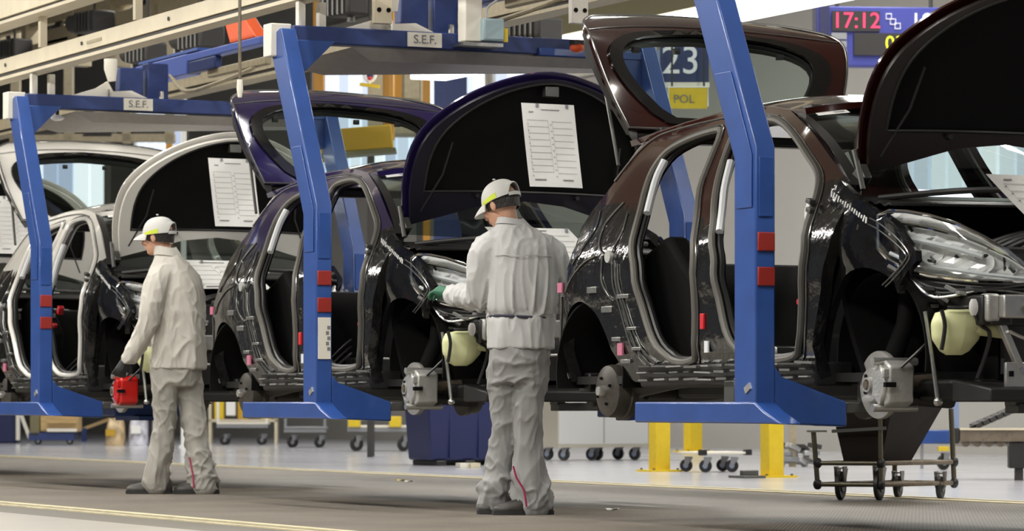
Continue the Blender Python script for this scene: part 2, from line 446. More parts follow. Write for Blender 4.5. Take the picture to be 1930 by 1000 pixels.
# ================================================================ car bodies in assembly
# car frame: x forward from the front hub axle, y from the car's middle (near side negative), z above the floor
def wside(x, z):
    w = .87
    if z > 1.30: w -= .5*(z-1.30)**2/.10*.5 if z < 1.40 else .025+.5*(z-1.40)
    if z < .86: w -= .05*((.86-z)/.16)
    if x < -2.4: w -= .05*((-2.4-x)/.5)**2
    w += .012*math.exp(-((z-1.18)/.07)**2)
    return w
RDOOR = smooth_loop([(-1.68,.82),(-1.80,.90),(-1.89,1.03),(-1.95,1.15),(-2.0,1.28),(-2.06,1.4),(-2.13,1.55),(-2.18,1.65),(-2.20,1.75),(-2.14,1.84),(-1.97,1.89),(-1.76,1.915),(-1.665,1.90),(-1.635,1.76),(-1.60,1.62),(-1.48,1.46),(-1.40,1.30),(-1.385,1.02),(-1.40,.84),(-1.46,.80),(-1.58,.795)], 3)
FDOOR = smooth_loop([(-1.51,1.85),(-1.47,1.70),(-1.39,1.56),(-1.28,1.43),(-1.20,1.29),(-1.18,1.2),(-1.15,1.09),(-1.09,.94),(-1.00,.85),(-.88,.80),(-.55,.80),(-.43,.86),(-.40,1.07),(-.38,1.28),(-.41,1.45),(-.45,1.56),(-.52,1.635),(-.68,1.72),(-.92,1.84),(-1.10,1.91),(-1.25,1.935),(-1.40,1.93),(-1.49,1.91)], 3)
ARCH = [(-2.10,.70),(-2.17,.74),(-2.22,.82),(-2.31,.94),(-2.42,1.045),(-2.57,1.105),(-2.70,1.09),(-2.79,1.04),(-2.85,.95),(-2.872,.83),(-2.872,.70)]
REAR = [(-2.93,.70),(-2.945,.85),(-2.935,1.05),(-2.87,1.17),(-2.84,1.24),(-2.76,1.31),(-2.73,1.40),(-2.78,1.49),(-2.73,1.58),(-2.66,1.65),(-2.60,1.72),(-2.52,1.87),(-2.44,1.94)]
ROOFE = [(-2.32,1.965),(-2.1,1.99),(-1.75,2.015),(-1.4,2.015),(-1.2,2.0),(-1.07,1.97)]
AOUT = [(-.76,1.845),(-.46,1.70),(-.18,1.57)]
SIDE = REAR + ROOFE + AOUT + [(-.12,1.50),(-.14,1.38),(-.20,1.2),(-.27,1.0),(-.32,.85),(-.33,.70),(-1.0,.69),(-1.95,.69)] + smooth_loop(ARCH, 3, False)
def paint_line(x): return interp(x, [(-2.8,1.60),(-2.2,1.57),(-1.9,1.50),(-1.4,1.46),(-.8,1.5),(-.45,1.58),(0,1.6)])
def sfn(sg, off=0.0):
    return lambda x, z: (x, sg*(wside(x, z)+off), z)
def zroof(x): return interp(x, [(-2.63,1.93)] + ROOFE)

CAR_PAINTED = []
def make_car(paint):
    r = thing('car_body', 'x', 'car')
    def painted(o, slot=0):
        o['painted'] = slot; CAR_PAINTED.append(o); return o
    for sg in (-1, 1):
        m = MB(); panel(m, SIDE, [RDOOR, FDOOR], .055, sfn(sg), lambda c: 0 if c[1] > paint_line(c[0]) else 1)
        painted(m.build('side_frame', [paint, 'black_film'], r, solid=.055, offset=-1 if sg < 0 else 1, angle=50))
        # rubber seals round the two door openings
        for hole in (RDOOR, FDOOR):
            cx = sum(p[0] for p in hole)/len(hole); cz = sum(p[1] for p in hole)/len(hole)
            def inset(d): return [(cx+(p[0]-cx)*(1-d), cz+(p[1]-cz)*(1-d*.7)) for p in hole]
            MB().tube([sfn(sg, .004)(*p) for p in inset(-.012)], .017, 8, True).build('door_seal', 'rubber_grey', r)
            if sg < 0:
                MB().tube([sfn(sg, -.03)(*p) for p in inset(.035)], .012, 6, True).build('inner_flange', 'rubber_black', r)
                MB().tube([sfn(sg, .004)(*p) for p in inset(-.075)], .004, 6, True).build('panel_bead', 'bead_steel', r)
    near = sfn(-1, .004)
    # white protective strips on the seals
    for P in ([(-2.195,1.80),(-2.195,1.72),(-2.16,1.63),(-2.11,1.53)], [(-1.485,1.75),(-1.42,1.62),(-1.33,1.50),(-1.26,1.40)]):
        MB().tube([sfn(-1, -.012)(x+.035, z) for x, z in smooth_loop(P, 4, False)], .019, 8).build('protective_strip', 'white_strip', r)
    # pressed beads over the black quarter and sill, pale to paint its edge highlights
    beads = [[(-2.20,1.30),(-2.16,1.18),(-2.10,1.05),(-2.02,.92),(-1.93,.82),(-1.82,.765),(-1.6,.755),(-.36,.755)],
             [(-2.235,1.30),(-2.19,1.16),(-2.13,1.03),(-2.05,.90),(-1.95,.79),(-1.84,.735),(-1.6,.725),(-.36,.725)],
             [(-2.17,1.28),(-2.13,1.16),(-2.07,1.04),(-1.99,.93),(-1.90,.84),(-1.80,.79)],
             [(-2.36,1.60),(-2.45,1.50),(-2.42,1.40),(-2.34,1.34),(-2.25,1.33),(-2.22,1.44),(-2.26,1.54)],
             [(-2.70,1.30),(-2.60,1.38),(-2.55,1.48),(-2.60,1.57)], [(-2.78,1.16),(-2.68,1.24),(-2.55,1.30),(-2.42,1.33)],
             [(-2.34,1.33),(-2.33,1.22),(-2.26,1.13),(-2.20,1.10)], [(-2.86,1.14),(-2.90,1.0),(-2.91,.85),(-2.90,.72)],
             [(-2.60,1.72),(-2.50,1.84),(-2.38,1.92),(-2.2,1.955),(-1.75,1.98),(-1.4,1.98),(-1.15,1.95)]]
    for b in beads:
        MB().tube([near(*p) for p in smooth_loop(b, 5, False)], .0045, 6).build('panel_bead', 'bead_steel', r)
    rnd = random.Random(3)
    for x, z, w, h in ((-2.28,1.06,.11,.03),(-2.42,1.16,.10,.03),(-2.18,.91,.09,.02),(-2.12,.80,.10,.02),(-2.1,1.12,.12,.02),(-2.02,.96,.10,.015),(-1.97,.86,.09,.015)):
        MB().box(near(x, z), (w, .012, h)).build('clip', 'steel', r, bevel=.002)
    MB().lathe([(.001,-.012),(.03,-.012),(.032,0),(.032,.02)], near(-2.26, 1.32), 'y', 12).build('tank_bracket', 'cast_alu', r)
    MB().box(near(-2.14, .86), (.05, .01, .06)).build('pink_tag', 'pink_tape', r)
    MB().box(near(-2.86, 1.185), (.05, .012, .05)).build('pink_tag', 'pink_tape', r)
    MB().box(near(-1.31, .98), (.035, .012, .075)).build('red_clip', 'red_plastic', r, bevel=.003)
    MB().box(near(-1.27, .86), (.035, .008, .055)).build('white_clip', 'white_strip', r)
    # stepped sill with its bright plates
    for k, (z, o_) in enumerate(((.705, .010), (.74, .016), (.775, .006))):
        for q in range(11):
            x = -1.90+.15*q+.05*rnd.random(); z += .008*(rnd.random()-.5)
            MB().box((x, -.872-o_*.5, z), (.05+.12*rnd.random(), .016, .005+.007*rnd.random()), ry=.06*(rnd.random()-.5)).build('sill_plate', rnd.choice(['steel', 'steel', 'steel_dark', 'aluminium']), r)
    for sg in (-1, 1):
        MB().prism([(.66*sg, .67), (.84*sg, .67), (.86*sg, .78), (.66*sg, .78)], 'x', -2.0, -.33).build('sill', 'black_matte', r, bevel=.012)
    # floor, tunnel, bulkhead, rear bench panel
    MB().box((-1.45, 0, .71), (2.9, 1.5, .04)).build('floor_pan', 'black_soft', r)
    MB().prism([(-.16, .72), (-.10, .93), (.10, .93), (.16, .72)], 'x', -2.1, -.25).build('tunnel', 'black_deep', r, bevel=.02)
    MB().grid(lambda a, b: (-.12-.20*math.sin(b*2.2), -.74+1.48*a, .72+.72*b), 10, 8).build('bulkhead_mat', 'black_deep', r, solid=.03)
    MB().prism([(-2.15, .72), (-1.95, .72), (-1.80, .80), (-1.85, 1.0), (-2.12, 1.28), (-2.3, 1.30)], 'y', -.62, .72).build('rear_bulkhead', 'black_deep', r, bevel=.02)
    for sg in (-1, 1):
        MB().prism([(-2.3, 1.30), (-1.98, 1.42), (-1.62, 1.12), (-1.70, .80), (-2.2, .74)], 'y', sg*.60, sg*.72).build('wheelhouse', 'black_deep', r, bevel=.03)
    MB().prism([(-.42, 1.40), (-.10, 1.50), (.0, 1.46), (-.10, 1.25), (-.36, 1.22)], 'y', -.70, .70).build('dashboard', 'black_deep', r, bevel=.03)
    MB().tube([(-.30, .66, 1.33), (-.30, -.66, 1.33)], .03, 10).build('cross_car_beam', 'steel_dark', r)
    for k in range(3):
        MB().tube(smooth_loop([(-1.5-.1*k, -.60, .80), (-1.6, -.45, .90+.04*k), (-1.85, -.40, .86), (-1.95, -.2, .84)], 5, False), .008, 6).build('cable', 'rubber_black', r)
    MB().box((-1.72, -.60, 1.28), (.04, .04, .06), ry=.6).build('red_clip', 'red_plastic', r, bevel=.004)
    MB().box((-1.66, -.66, 1.16), (.03, .03, .04), ry=.6).build('red_clip', 'red_plastic', r, bevel=.004)
    MB().box((-1.55, -.35, .82), (.28, .20, .10)).build('floor_bracket', 'steel', r, bevel=.01)
    MB().box((-1.80, -.66, 1.24), (.16, .05, .035)).build('floor_bracket', 'steel', r, bevel=.004)
    # hinge pillar tag bag
    MB().ell((-.44, -.80, 1.44), (.03, .035, .075), 10, 8).build('plastic_bag', 'paper', r)
    MB().box((-.45, -.80, 1.345), (.035, .03, .05)).build('green_tag', 'green_tag', r)
    for z in (1.46, 1.50, 1.41, .98, .9):
        MB().box((-.40, -.83, z), (.04, .03, .022), ry=.3).build('hinge_plate', 'steel_dark', r, bevel=.003)
    MB().cyl((-.42, -.88, 1.05), (-.42, -.85, 1.05), .014, 8).build('red_clip', 'red_plastic', r)
    # roof skin, headers, headliner
    def roof(a, b):
        x = -.93-1.70*a; s = 2*b-1; ze = zroof(min(x, -1.07)) if x < -1.07 else 1.97+.0*(x+1.07)
        hw = wside(-1.5, ze)+.004
        return (x - .12*(1-s*s)*(-1 if a < .001 else 0), s*hw, ze+.075*(1-abs(s)**2.4)*(.6 if a < .001 else 1))
    painted(MB().grid(roof, 16, 14).build('roof', paint, r, solid=.03, angle=60))
    MB().box((-.98, 0, 1.97), (.10, 1.06, .04)).build('header_rail', 'black_soft', r, bevel=.01)
    MB().box((-2.42, 0, 1.93), (.10, 1.02, .05)).build('rear_header', 'black_soft', r, bevel=.01)
    # windscreen, frit and sticker
    def ws(a, b):
        s = 2*b-1
        top = Vector((-1.05+.10*(1-s*s), s*.555, 1.965+.06*(1-s*s))); bot = Vector((-.16+.22*(1-s*s), s*.755, 1.56-.03*(1-s*s)))
        p = bot.lerp(top, a); p.z += .035*math.sin(math.pi*a); p.x += .02*math.sin(math.pi*a); return p
    MB().grid(ws, 8, 14).build('windscreen', 'screen_glass', r)
    MB().grid(lambda a, b: ws(a, .03*b-.005)+Vector((0, -.003, .004)), 10, 2).build('screen_trim', 'black_soft', r)
    MB().grid(lambda a, b: ws(a, 1.005-.03*b)+Vector((0, .003, .004)), 10, 2).build('screen_trim', 'black_soft', r)
    MB().grid(lambda a, b: ws(.955+.045*a, b)+Vector((0, 0, .004)), 2, 14).build('screen_trim', 'black_soft', r)
    MB().grid(lambda a, b: ws(.84+.06*a, .05+.115*b)+Vector((.004, 0, .006)), 2, 4).build('screen_sticker', 'paper', r)
    MB().grid(lambda a, b: ws(.855+.025*a, .11+.04*b)+Vector((.006, 0, .009)), 1, 2).build('screen_print', 'ink_light', r)
    # rear closing panel with the tailgate aperture left open above
    MB().grid(lambda a, b: (-2.93-.05*math.sin(math.pi*a)+.02*b, -.78+1.56*a, .74+.50*b), 10, 4).build('rear_panel', 'black_film', r, solid=.03)
    MB().box((-2.9, 0, .70), (.12, 1.4, .10)).build('rear_crossmember', 'black_soft', r, bevel=.01)
    # wheel arch liners
    for x0, rad, z0, ya in ((-2.54, .37, .74, .845), (0, .37, .80, .72)):
        for sg in (-1, 1):
            L = MB(); n = 20
            def lin(a, b): t = math.pi*(1.12*a-.06); return (x0+rad*math.cos(t), sg*(ya-(ya-.42)*b), z0+rad*math.sin(t))
            L.grid(lin, n, 4); L.build('arch_liner', 'black_deep', r, solid=.01)
            MB().prism([(x0-rad, .70), (x0+rad, .70), (x0+rad*.9, z0+rad*.5), (x0+rad*.5, z0+rad*.88), (x0, z0+rad), (x0-rad*.5, z0+rad*.88), (x0-rad*.9, z0+rad*.5)], 'y', sg*.41, sg*.44).build('arch_inner', 'black_deep', r)
    MB().prism([(-.35, .70), (.50, .70), (.50, 1.10), (.25, 1.12), (-.35, 1.0)], 'y', -.46, -.43).build('apron', 'black_deep', r)
    # rear drum brakes
    for sg in (-1, 1):
        c = (-2.54, sg*.77, .655)
        d = MB().lathe([(.001, 0), (.03, 0), (.032, .0), (.06, .004), (.098, .012), (.128, .022), (.134, .04), (.134, .085), (.145, .09), (.145, .12), (.05, .13), (.001, .13)], c, 'y', 36)
        if sg > 0: d.v = [(a, 2*c[1]-b, e) for a, b, e in d.v]
        d = d.build('brake_drum', 'drum_iron', r, angle=30)
        MB().lathe([(.001, -.03), (.022, -.03), (.026, -.02), (.028, .0), (.028, .02)], c, 'y', 12).build('hub_nut', 'aluminium', d)
        for k in range(4):
            a = k*math.pi/2+.4; MB().cyl((c[0]+.07*math.cos(a), c[1]-.004*1, c[2]+.07*math.sin(a)), (c[0]+.07*math.cos(a), c[1]+.02, c[2]+.07*math.sin(a)), .008, 6).build('stud_hole', 'black_deep', d)
        MB().tube([(-2.5, sg*.66, .66), (-2.2, sg*.60, .70), (-1.95, sg*.55, .72)], [.05, .045, .04], 10).build('trailing_arm', 'black_soft', r)
        MB().tube([(-2.5, sg*.56, .70), (-2.48, sg*.56, .98)], .05, 12).build('spring', 'black_soft', r)
    MB().tube([(-2.42, -.6, .66), (-2.42, .6, .66)], .05, 10).build('rear_axle', 'black_soft', r)
    MB().prism([(-2.95, .56), (-1.9, .62), (-1.9, .70), (-2.95, .72)], 'y', -.45, .55).build('tank_underbody', 'black_matte', r, bevel=.02)
    MB().prism([(-2.2, .62), (.45, .60), (.5, .70), (-2.2, .70)], 'y', -.55, .55).build('underbody', 'black_matte', r, bevel=.02)
    # front brakes
    for sg in (-1, 1):
        c = Vector((0, sg*.77, .675))
        d = MB().lathe([(.001, .0), (.022, 0), (.024, -.02), (.032, -.02), (.034, 0), (.072, .0), (.076, .028), (.096, .030), (.098, .036), (.148, .036), (.150, .040), (.150, .058), (.148, .062), (.08, .062), (.001, .062)], c, 'y', 48)
        if sg > 0: d.v = [(a, 2*c.y-b, e) for a, b, e in d.v]
        d = d.build('brake_disc', 'disc_steel', r, angle=30)
        for k in range(4):
            a = k*math.pi/2+.7; MB().cyl((.05*math.cos(a), c.y-.006, c.z+.05*math.sin(a)), (.05*math.cos(a), c.y+.01, c.z+.05*math.sin(a)), .009, 8).build('stud_hole', 'black_deep', d)
        MB().cyl((0, c.y-.022, c.z), (0, c.y-.026, c.z), .018, 10).build('axle_nut', 'brown_iron', d)
        # caliper straddles the leading edge of the disc
        q = MB(); yo, yi = sg*.77+sg*.035, sg*.77-sg*.075
        arcs = [(.082, -.62), (.155, -.62), (.172, -.25), (.175, .0), (.172, .3), (.158, .66), (.085, .66), (.076, .0)]
        poly = [(R*math.cos(a), c.z+R*math.sin(a)) for R, a in arcs]
        q.prism(poly, 'y', yo, sg*.77+sg*.0)
        cal = q.build('caliper', 'cast_alu', r, bevel=.008); cal['caliper'] = 1
        MB().prism([(.14, c.z-.10), (.185, c.z-.08), (.195, c.z+.08), (.14, c.z+.11)], 'y', sg*.77-sg*.10, sg*.77+sg*.02).build('caliper_bridge', 'cast_alu', cal, bevel=.01)
        for z in (.075, -.075):
            MB().cyl((.12, sg*.83, c.z+z*1.35), (.12, sg*.62, c.z+z*1.35), .018, 10).build('guide_pin', 'aluminium', cal)
        MB().box((.195, sg*.79, c.z-.0), (.02, .05, .022)).build('caliper_slot', 'black_deep', cal)
        MB().box((.18, sg*.80, c.z+.05), (.016, .03, .04)).build('caliper_boss', 'cast_alu', cal, bevel=.004)
        MB().box((.18, sg*.74, c.z+.05), (.016, .03, .04)).build('caliper_boss', 'cast_alu', cal, bevel=.004)
        MB().tube([(0, sg*.70, .69), (0, sg*.60, .95), (-.02, sg*.55, 1.3)], [.045, .04, .04], 10).build('strut', 'black_deep', r)
        MB().tube([(0, sg*.68, .68), (0, sg*.25, .72)], [.03, .024], 10).build('drive_shaft', 'brown_iron', r)
        MB().tube([(.02, sg*.66, .62), (-.05, sg*.35, .60)], .03, 8).build('wishbone', 'black_soft', r)
        MB().tube(smooth_loop([(.20, sg*.74, .75), (.26, sg*.66, .85), (.20, sg*.58, .92), (.05, sg*.5, 1.0)], 4, False), .007, 6).build('brake_hose', 'rubber_black', r)
    # near inner wing
    wing = [(-.405,.72),(-.41,1.07),(-.385,1.3),(-.36,1.44),(-.28,1.55),(-.18,1.58),(.06,1.435),(.15,1.40),(.27,1.33),(.385,1.25),(.39,1.205),(.33,1.165),(.27,1.12),(.24,1.07)] + smooth_loop([(.18,1.12),(.05,1.185),(-.08,1.175),(-.20,1.10),(-.30,.95),(-.345,.80),(-.35,.72)], 3, False)
    for sg in (-1, 1):
        hole = [(.225+.036*math.cos(t*.5236), 1.225+.036*math.sin(t*.5236)) for t in range(12)]
        slot = [(-.365,1.12),(-.33,1.12),(-.33,1.2),(-.365,1.2)]
        m = MB(); panel(m, wing, [hole, slot], .05, lambda x, z: (x, sg*(.80-.05*max(0, x)+(-.03*math.sin(9*x)+.022*math.sin(17*x+7*z)+.012*math.sin(31*x-11*z))*math.exp(-((z-1.28)/.2)**2)*min(1, max(0, (.34-x)/.12))), z))
        m.build('inner_wing', 'black_film', r, solid=.03, offset=-1 if sg < 0 else 1)
    for off in (0, .024):
        P = [(.05-off*.5, 1.405-off*1.1), (.13-off*.6, 1.375-off), (.27-off, 1.30-off*.6), (.345-off, 1.235), (.33-off, 1.20+off*.2), (.25-off, 1.145+off*.3), (.17-off, 1.10+off*.3)]
        MB().tube([(x, -.805+.05*max(0, x), z) for x, z in smooth_loop(P, 4, False)], .0035, 6).build('wing_bead', 'bead_steel', r)
    for x, z0, z1 in ((-.385, .8, 1.35), (-.27, 1.05, 1.42), (-.25, 1.06, 1.42), (-.07, 1.2, 1.38), (-.055, 1.2, 1.38)):
        MB().tube([(x-.02, -.812, z0), (x, -.815, (z0+z1)/2), (x+.03, -.812, z1)], .005, 6).build('wing_bead', 'bead_steel', r)
    # chalked inspection marks on the wing
    for k in range(16):
        t = k/15; p = Vector((-.24, -.818, 1.525)).lerp(Vector((.05, -.818, 1.395)), t)
        MB().box(p, (.009, .003, .012+.018*rnd.random()), ry=.42+.5*(rnd.random()-.5)).build('chalk_mark', 'paper', r)
    # headlight (near and far)
    HL = [(.075,-.775,1.27,1.415),(.15,-.765,1.215,1.432),(.24,-.735,1.17,1.425),(.34,-.69,1.145,1.405),(.45,-.625,1.128,1.365),(.53,-.555,1.118,1.31),(.59,-.47,1.115,1.245),(.625,-.395,1.118,1.175),(.63,-.375,1.128,1.155)]
    for sg in (-1, 1):
        def hl(depth, shrink, bul):
            rings = []
            for k, (x, y, a, b) in enumerate(HL):
                c_ = (a+b)/2; h = (b-a)/2*shrink; t = k/(len(HL)-1)
                nx, ny = .62*t+.25, -.95+.35*t; ring = []
                for q in range(9):
                    s = 2*q/8-1; o_ = bul*(1-s*s)-depth
                    ring.append((x+nx*o_, -sg*(y+ny*o_), c_+h*s))
                rings.append(ring)
            return rings
        def sheet(mb, rings):
            n = len(rings[0]); mb.add([p for q in rings for p in q], [(i*n+j, (i+1)*n+j, (i+1)*n+j+1, i*n+j+1) for i in range(len(rings)-1) for j in range(n-1)]); return mb
        rg = hl(.05, .98, -.012); fine = []
        for i in range(len(rg)-1):
            for t in (0, .34, .67): fine.append([Vector(p).lerp(Vector(q_), t) for p, q_ in zip(rg[i], rg[i+1])])
        fine.append([Vector(p) for p in rg[-1]])
        fine = [[p+Vector((rnd.uniform(-.009, .009), sg*rnd.uniform(-.009, .009), rnd.uniform(-.003, .003))) if 0 < j < 8 else p for j, p in enumerate(row)] for row in fine]
        h = sheet(MB(), fine).build('headlight', 'lamp_silver', r, solid=.006, smooth=False)
        sheet(MB(), hl(.0, 1.0, .022)).build('headlight_lens', 'lens_glass', h)
        pr = [(x+.0, -sg*(y-.0), b) for x, y, a, b in HL] + [(x, -sg*y, a) for x, y, a, b in HL[::-1]]
        MB().tube(pr, .009, 6, True).build('headlight_rim', 'chrome', h)
        MB().tube([(x-.02, -sg*(y+.02), lerp(a, b, .80)) for x, y, a, b in HL[:-1]], .010, 6).build('light_blade', 'chrome', h)
        MB().tube([(x-.02, -sg*(y+.015), lerp(a, b, .16)) for x, y, a, b in HL[1:-1]], .009, 6).build('light_blade', 'white_strip', h)
        MB().tube([(x-.02, -sg*(y+.015), lerp(a, b, .55)) for x, y, a, b in HL[1:6]], .012, 6).build('light_blade', 'white_strip', h)
        for i, (t, rad) in enumerate(((3, .055), (5, .042), (6, .026))):
            x, y, a, b = HL[t]; c_ = (x-.045, -sg*(y+.045), lerp(a, b, .42))
            ax = Vector((.5, sg*.8, 0)).normalized()
            bw = MB(); pts = []
            for rr, dd in ((rad*.35, -.05), (rad*.8, -.03), (rad, .0), (rad*1.08, .012)): pts.append((rr, dd))
            s1 = ax.cross(Vector((0, 0, 1))).normalized()
            bw.loft([[Vector(c_)+ax*dd+(s1*math.cos(2*math.pi*k/20)+Vector((0, 0, 1))*math.sin(2*math.pi*k/20))*rr for k in range(20)] for rr, dd in pts], caps=False)
            bw.build('reflector_bowl', 'lamp_silver', h, angle=30)
            MB().ell(Vector(c_)-ax*.03, (rad*.35,)*3, 10, 8).build('bulb', 'steel_dark', h)
        for k in range(14):
            x, y, a, b = HL[1+k % 7]; MB().box((x-.05, -sg*(y+.045), lerp(a, b, .2+.6*rnd.random())), (.05, .012, .012), rz=rnd.random(), ry=rnd.random()).build('lamp_fitting', 'steel' if k % 2 else 'black_soft', h)
        MB().tube([(x-.03, -sg*(y+.02), a-.025) for x, y, a, b in HL[1:]], .02, 8).build('lamp_bracket', 'black_soft', r)
    # engine bay
    MB().box((.25, 0, 1.02), (.55, .80, .30)).build('engine_block', 'dark_gear', r, bevel=.03)
    MB().box((.12, .1, 1.25), (.32, .6, .16)).build('engine_cover', 'black_soft', r, bevel=.03)
    for k in range(4):
        MB().tube(smooth_loop([(.05+.1*k, -.45, 1.2), (.15+.1*k, -.2, 1.33), (.2, .1+.1*k, 1.36), (.3, .45, 1.25)], 5, False), .014, 8).build('hose', 'rubber_black', r)
    MB().grid(lambda a, b: (-.10+.34*b-.12*(2*a-1)**2, -.74+1.48*a, 1.515-.05*b+.006*math.sin(b*28)), 14, 24).build('scuttle_cover', 'black_soft', r, solid=.01)
    MB().tube(smooth_loop([(-.05, -.70, 1.50), (.18, -.4, 1.53), (.22, .0, 1.535), (.12, .6, 1.52)], 6, False), .014, 8).build('wiper_linkage', 'black_soft', r)
    MB().prism([(-.55, 1.22), (.55, 1.22), (.45, 1.27), (-.45, 1.27)], 'x', .40, .50).build('front_panel', 'black_soft', r, bevel=.01)
    MB().box((.50, 0, .98), (.06, .90, .52)).build('radiator', 'dark_gear', r)
    MB().box((.62, -.47, .99), (.10, .34, .13)).build('front_rail', 'maroon' if False else 'black_soft', r, bevel=.01)
    MB().box((.44, -.56, .99), (.5, .10, .13)).build('front_rail', 'black_soft', r, bevel=.01)
    MB().box((.44, .56, .99), (.5, .10, .13)).build('front_rail', 'black_soft', r, bevel=.01)
    b_ = MB().box((.715, .02, 1.005), (.05, 1.20, .10)).build('bumper_beam', 'aluminium', r, bevel=.008)
    MB().lathe([(.001, 0), (.016, 0), (.03, .004), (.036, .012), (.036, .02)], (.745, -.455, 1.00), 'x', 14).build('tow_eye', 'steel_dark', b_)
    for sg in (-1, 1):
        MB().box((.66, sg*.60, 1.0), (.07, .06, .12)).build('crash_box', 'cast_alu', r, bevel=.012)
        MB().ell((.70, sg*.70, 1.0), (.012, .022, .04), 8, 6).build('end_cap', 'paper', r)
        MB().bar((.66, sg*.555, .95), (.655, sg*.455, .745), .032, .03).build('lower_strut', 'aluminium', r, bevel=.004)
        MB().box((.66, sg*.48, .715), (.02, .10, .11)).build('lower_bracket', 'aluminium', r, bevel=.006)
        MB().box((.672, sg*.505, .72), (.006, .02, .024)).build('bracket_hole', 'black_deep', r)
        MB().cyl((.672, sg*.45, .735), (.68, sg*.45, .735), .014, 8).build('bracket_bolt', 'chrome', r)
    MB().prism([(.40, .60), (.70, .60), (.70, .66), (.40, .70)], 'y', -.62, .62).build('lower_crossmember', 'black_soft', r, bevel=.01)
    MB().tube(smooth_loop([(.68, -.52, .90), (.70, -.42, .86), (.70, -.25, .86), (.69, .1, .88)], 4, False), .008, 6).build('pipe', 'aluminium', r)
    MB().tube([(.36, -.72, .99), (.38, -.70, .8), (.41, -.69, .60)], .010, 8).build('link_rod', 'steel', r)
    MB().ell((.41, -.69, .60), (.02, .02, .02), 8, 6).build('ball_joint', 'steel', r)
    MB().ell((.55, -.60, .66), (.018, .018, .022), 8, 6).build('white_clip', 'bottle_clear', r)
    MB().box((.30, -.64, 1.0), (.01, .035, .045)).build('grey_tag', 'caster_grey', r)
    MB().bar((.28, -.66, .88), (.28, -.66, 1.02), .008, .02).build('wing_bracket', 'steel_dark', r)
    # washer bottle
    def bot(a, t):
        ang = 2*math.pi*a; zz = .80+.195*t
        rx = interp(t, [(0,.03),(.06,.055),(.3,.085),(.7,.095),(.92,.08),(1,.03)]); ry = interp(t, [(0,.035),(.06,.06),(.35,.105),(.7,.115),(.93,.10),(1,.04)])
        return (.55+rx*math.cos(ang)*.75, -.70+.02*t+ry*math.sin(ang)+(.03 if math.sin(ang) > 0 and t > .5 else 0), zz)
    wb = MB().grid(bot, 20, 12).build('washer_bottle', 'bottle', r, angle=70)
    MB().tube([(.57, -.64, .93), (.60, -.55, .91), (.60, -.49, .89)], [.045, .035, .022], 10).build('bottle_spout', 'bottle', wb)
    for P in ([(.62, -.80, .99), (.63, -.79, .92), (.62, -.80, .82)], [(.62, -.66, 1.0), (.635, -.63, .93), (.63, -.58, .88), (.60, -.62, .70)], [(.60, -.76, 1.0), (.62, -.70, 1.0), (.60, -.60, 1.01)]):
        MB().tube(smooth_loop(P, 4, False), .009, 6).build('cable', 'rubber_black', wb)
    for k in range(10):
        MB().box((.30+.3*rnd.random(), -.74+.25*rnd.random(), 1.04+.06*rnd.random()), (.05, .02, .015), rz=rnd.random()*2, ry=rnd.random()).build('wiring_clip', 'steel' if k % 3 == 0 else 'dark_gear', r)
    for k in range(3):
        MB().tube(smooth_loop([(.28, -.74, 1.14), (.40, -.70, 1.05+.02*k), (.55, -.55, 1.08), (.62, -.40, 1.06+.02*k)], 5, False), .007, 6).build('cable', 'rubber_black' if k else 'steel', r)
    # bonnet standing open
    HO = [(-.70,.0),(-.735,.2),(-.735,.40),(-.69,.56),(-.58,.70),(-.42,.82),(-.22,.91),(0,.95)]
    out = smooth_loop(HO + [(-x, l) for x, l in HO[-2::-1]], 3, False) + [(.5,.05),(.25,.12),(0,.145),(-.25,.12),(-.5,.05)]
    ANG = math.radians(62)
    def hood(off, dz=0):
        def f(s, l):
            bow = .05*(1-(s/.72)**2) - .10*(l/.9)**2*.6; o_ = off-bow*0
            x = -.235+l*math.cos(ANG); z = 1.625+l*math.sin(ANG)
            n = off + .045*(1-(s/.75)**2) + .07*math.sin(min(1, l/.9)*math.pi)*.6
            return (x-n*math.sin(ANG)+.02, s, z+n*math.cos(ANG))
        return f
    painted(panel(MB(), out, [], .05, hood(.02)).build('bonnet', paint, r, solid=.012, angle=60))
    inner = [(x*.955, .03+(l-.03)*.965) for x, l in out]
    lin = [(x*.84, .17+(l-.17)*.93) for x, l in smooth_loop([q for q in HO if q[1] >= .18] + [(-x, l) for x, l in HO[-2::-1] if l >= .18], 3, False)]
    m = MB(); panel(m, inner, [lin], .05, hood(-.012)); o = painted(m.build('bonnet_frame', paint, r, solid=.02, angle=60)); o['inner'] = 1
    panel(MB(), [(x*1.03, .5+(l-.5)*1.03) for x, l in lin], [], .06, hood(-.002)).build('bonnet_liner', 'black_deep', r, solid=.01)
    f = hood(-.03)
    MB().tube([f(*p) for p in resample(lin, .06)], .008, 6, True).build('liner_edge', 'black_soft', r)
    for s_ in (-1, 1):
        MB().tube([f(s_*.62, .08), f(s_*.52, .30), f(s_*.50, .5)], .006, 6).build('frame_bead', 'black_soft', r)
        MB().box((-.20, s_*.70, 1.60), (.10, .04, .08), ry=-.6).build('bonnet_hinge', 'steel_dark', r, bevel=.006)
        MB().cyl(f(s_*.30, .17), Vector(f(s_*.30, .17))+Vector((.03, 0, 0)), .012, 8).build('bump_stop', 'rubber_black', r)
    MB().box(f(0, .84), (.05, .08, .06)).build('bonnet_latch', 'steel_dark', r, bevel=.004)
    MB().cyl((-.12, -.735, 1.54), (-.215, -.722, 1.72), .012, 8).build('gas_strut', 'steel_dark', r)
    # tailgate standing open
    PROF = smooth_loop([(-2.58, 1.99), (-2.66, 2.12), (-2.79, 2.32), (-2.92, 2.48), (-3.05, 2.58), (-3.20, 2.64), (-3.34, 2.66)], 5, False)
    acc = [0]
    for p, q in zip(PROF, PROF[1:]): acc.append(acc[-1]+math.dist(p, q))
    TL = acc[-1]
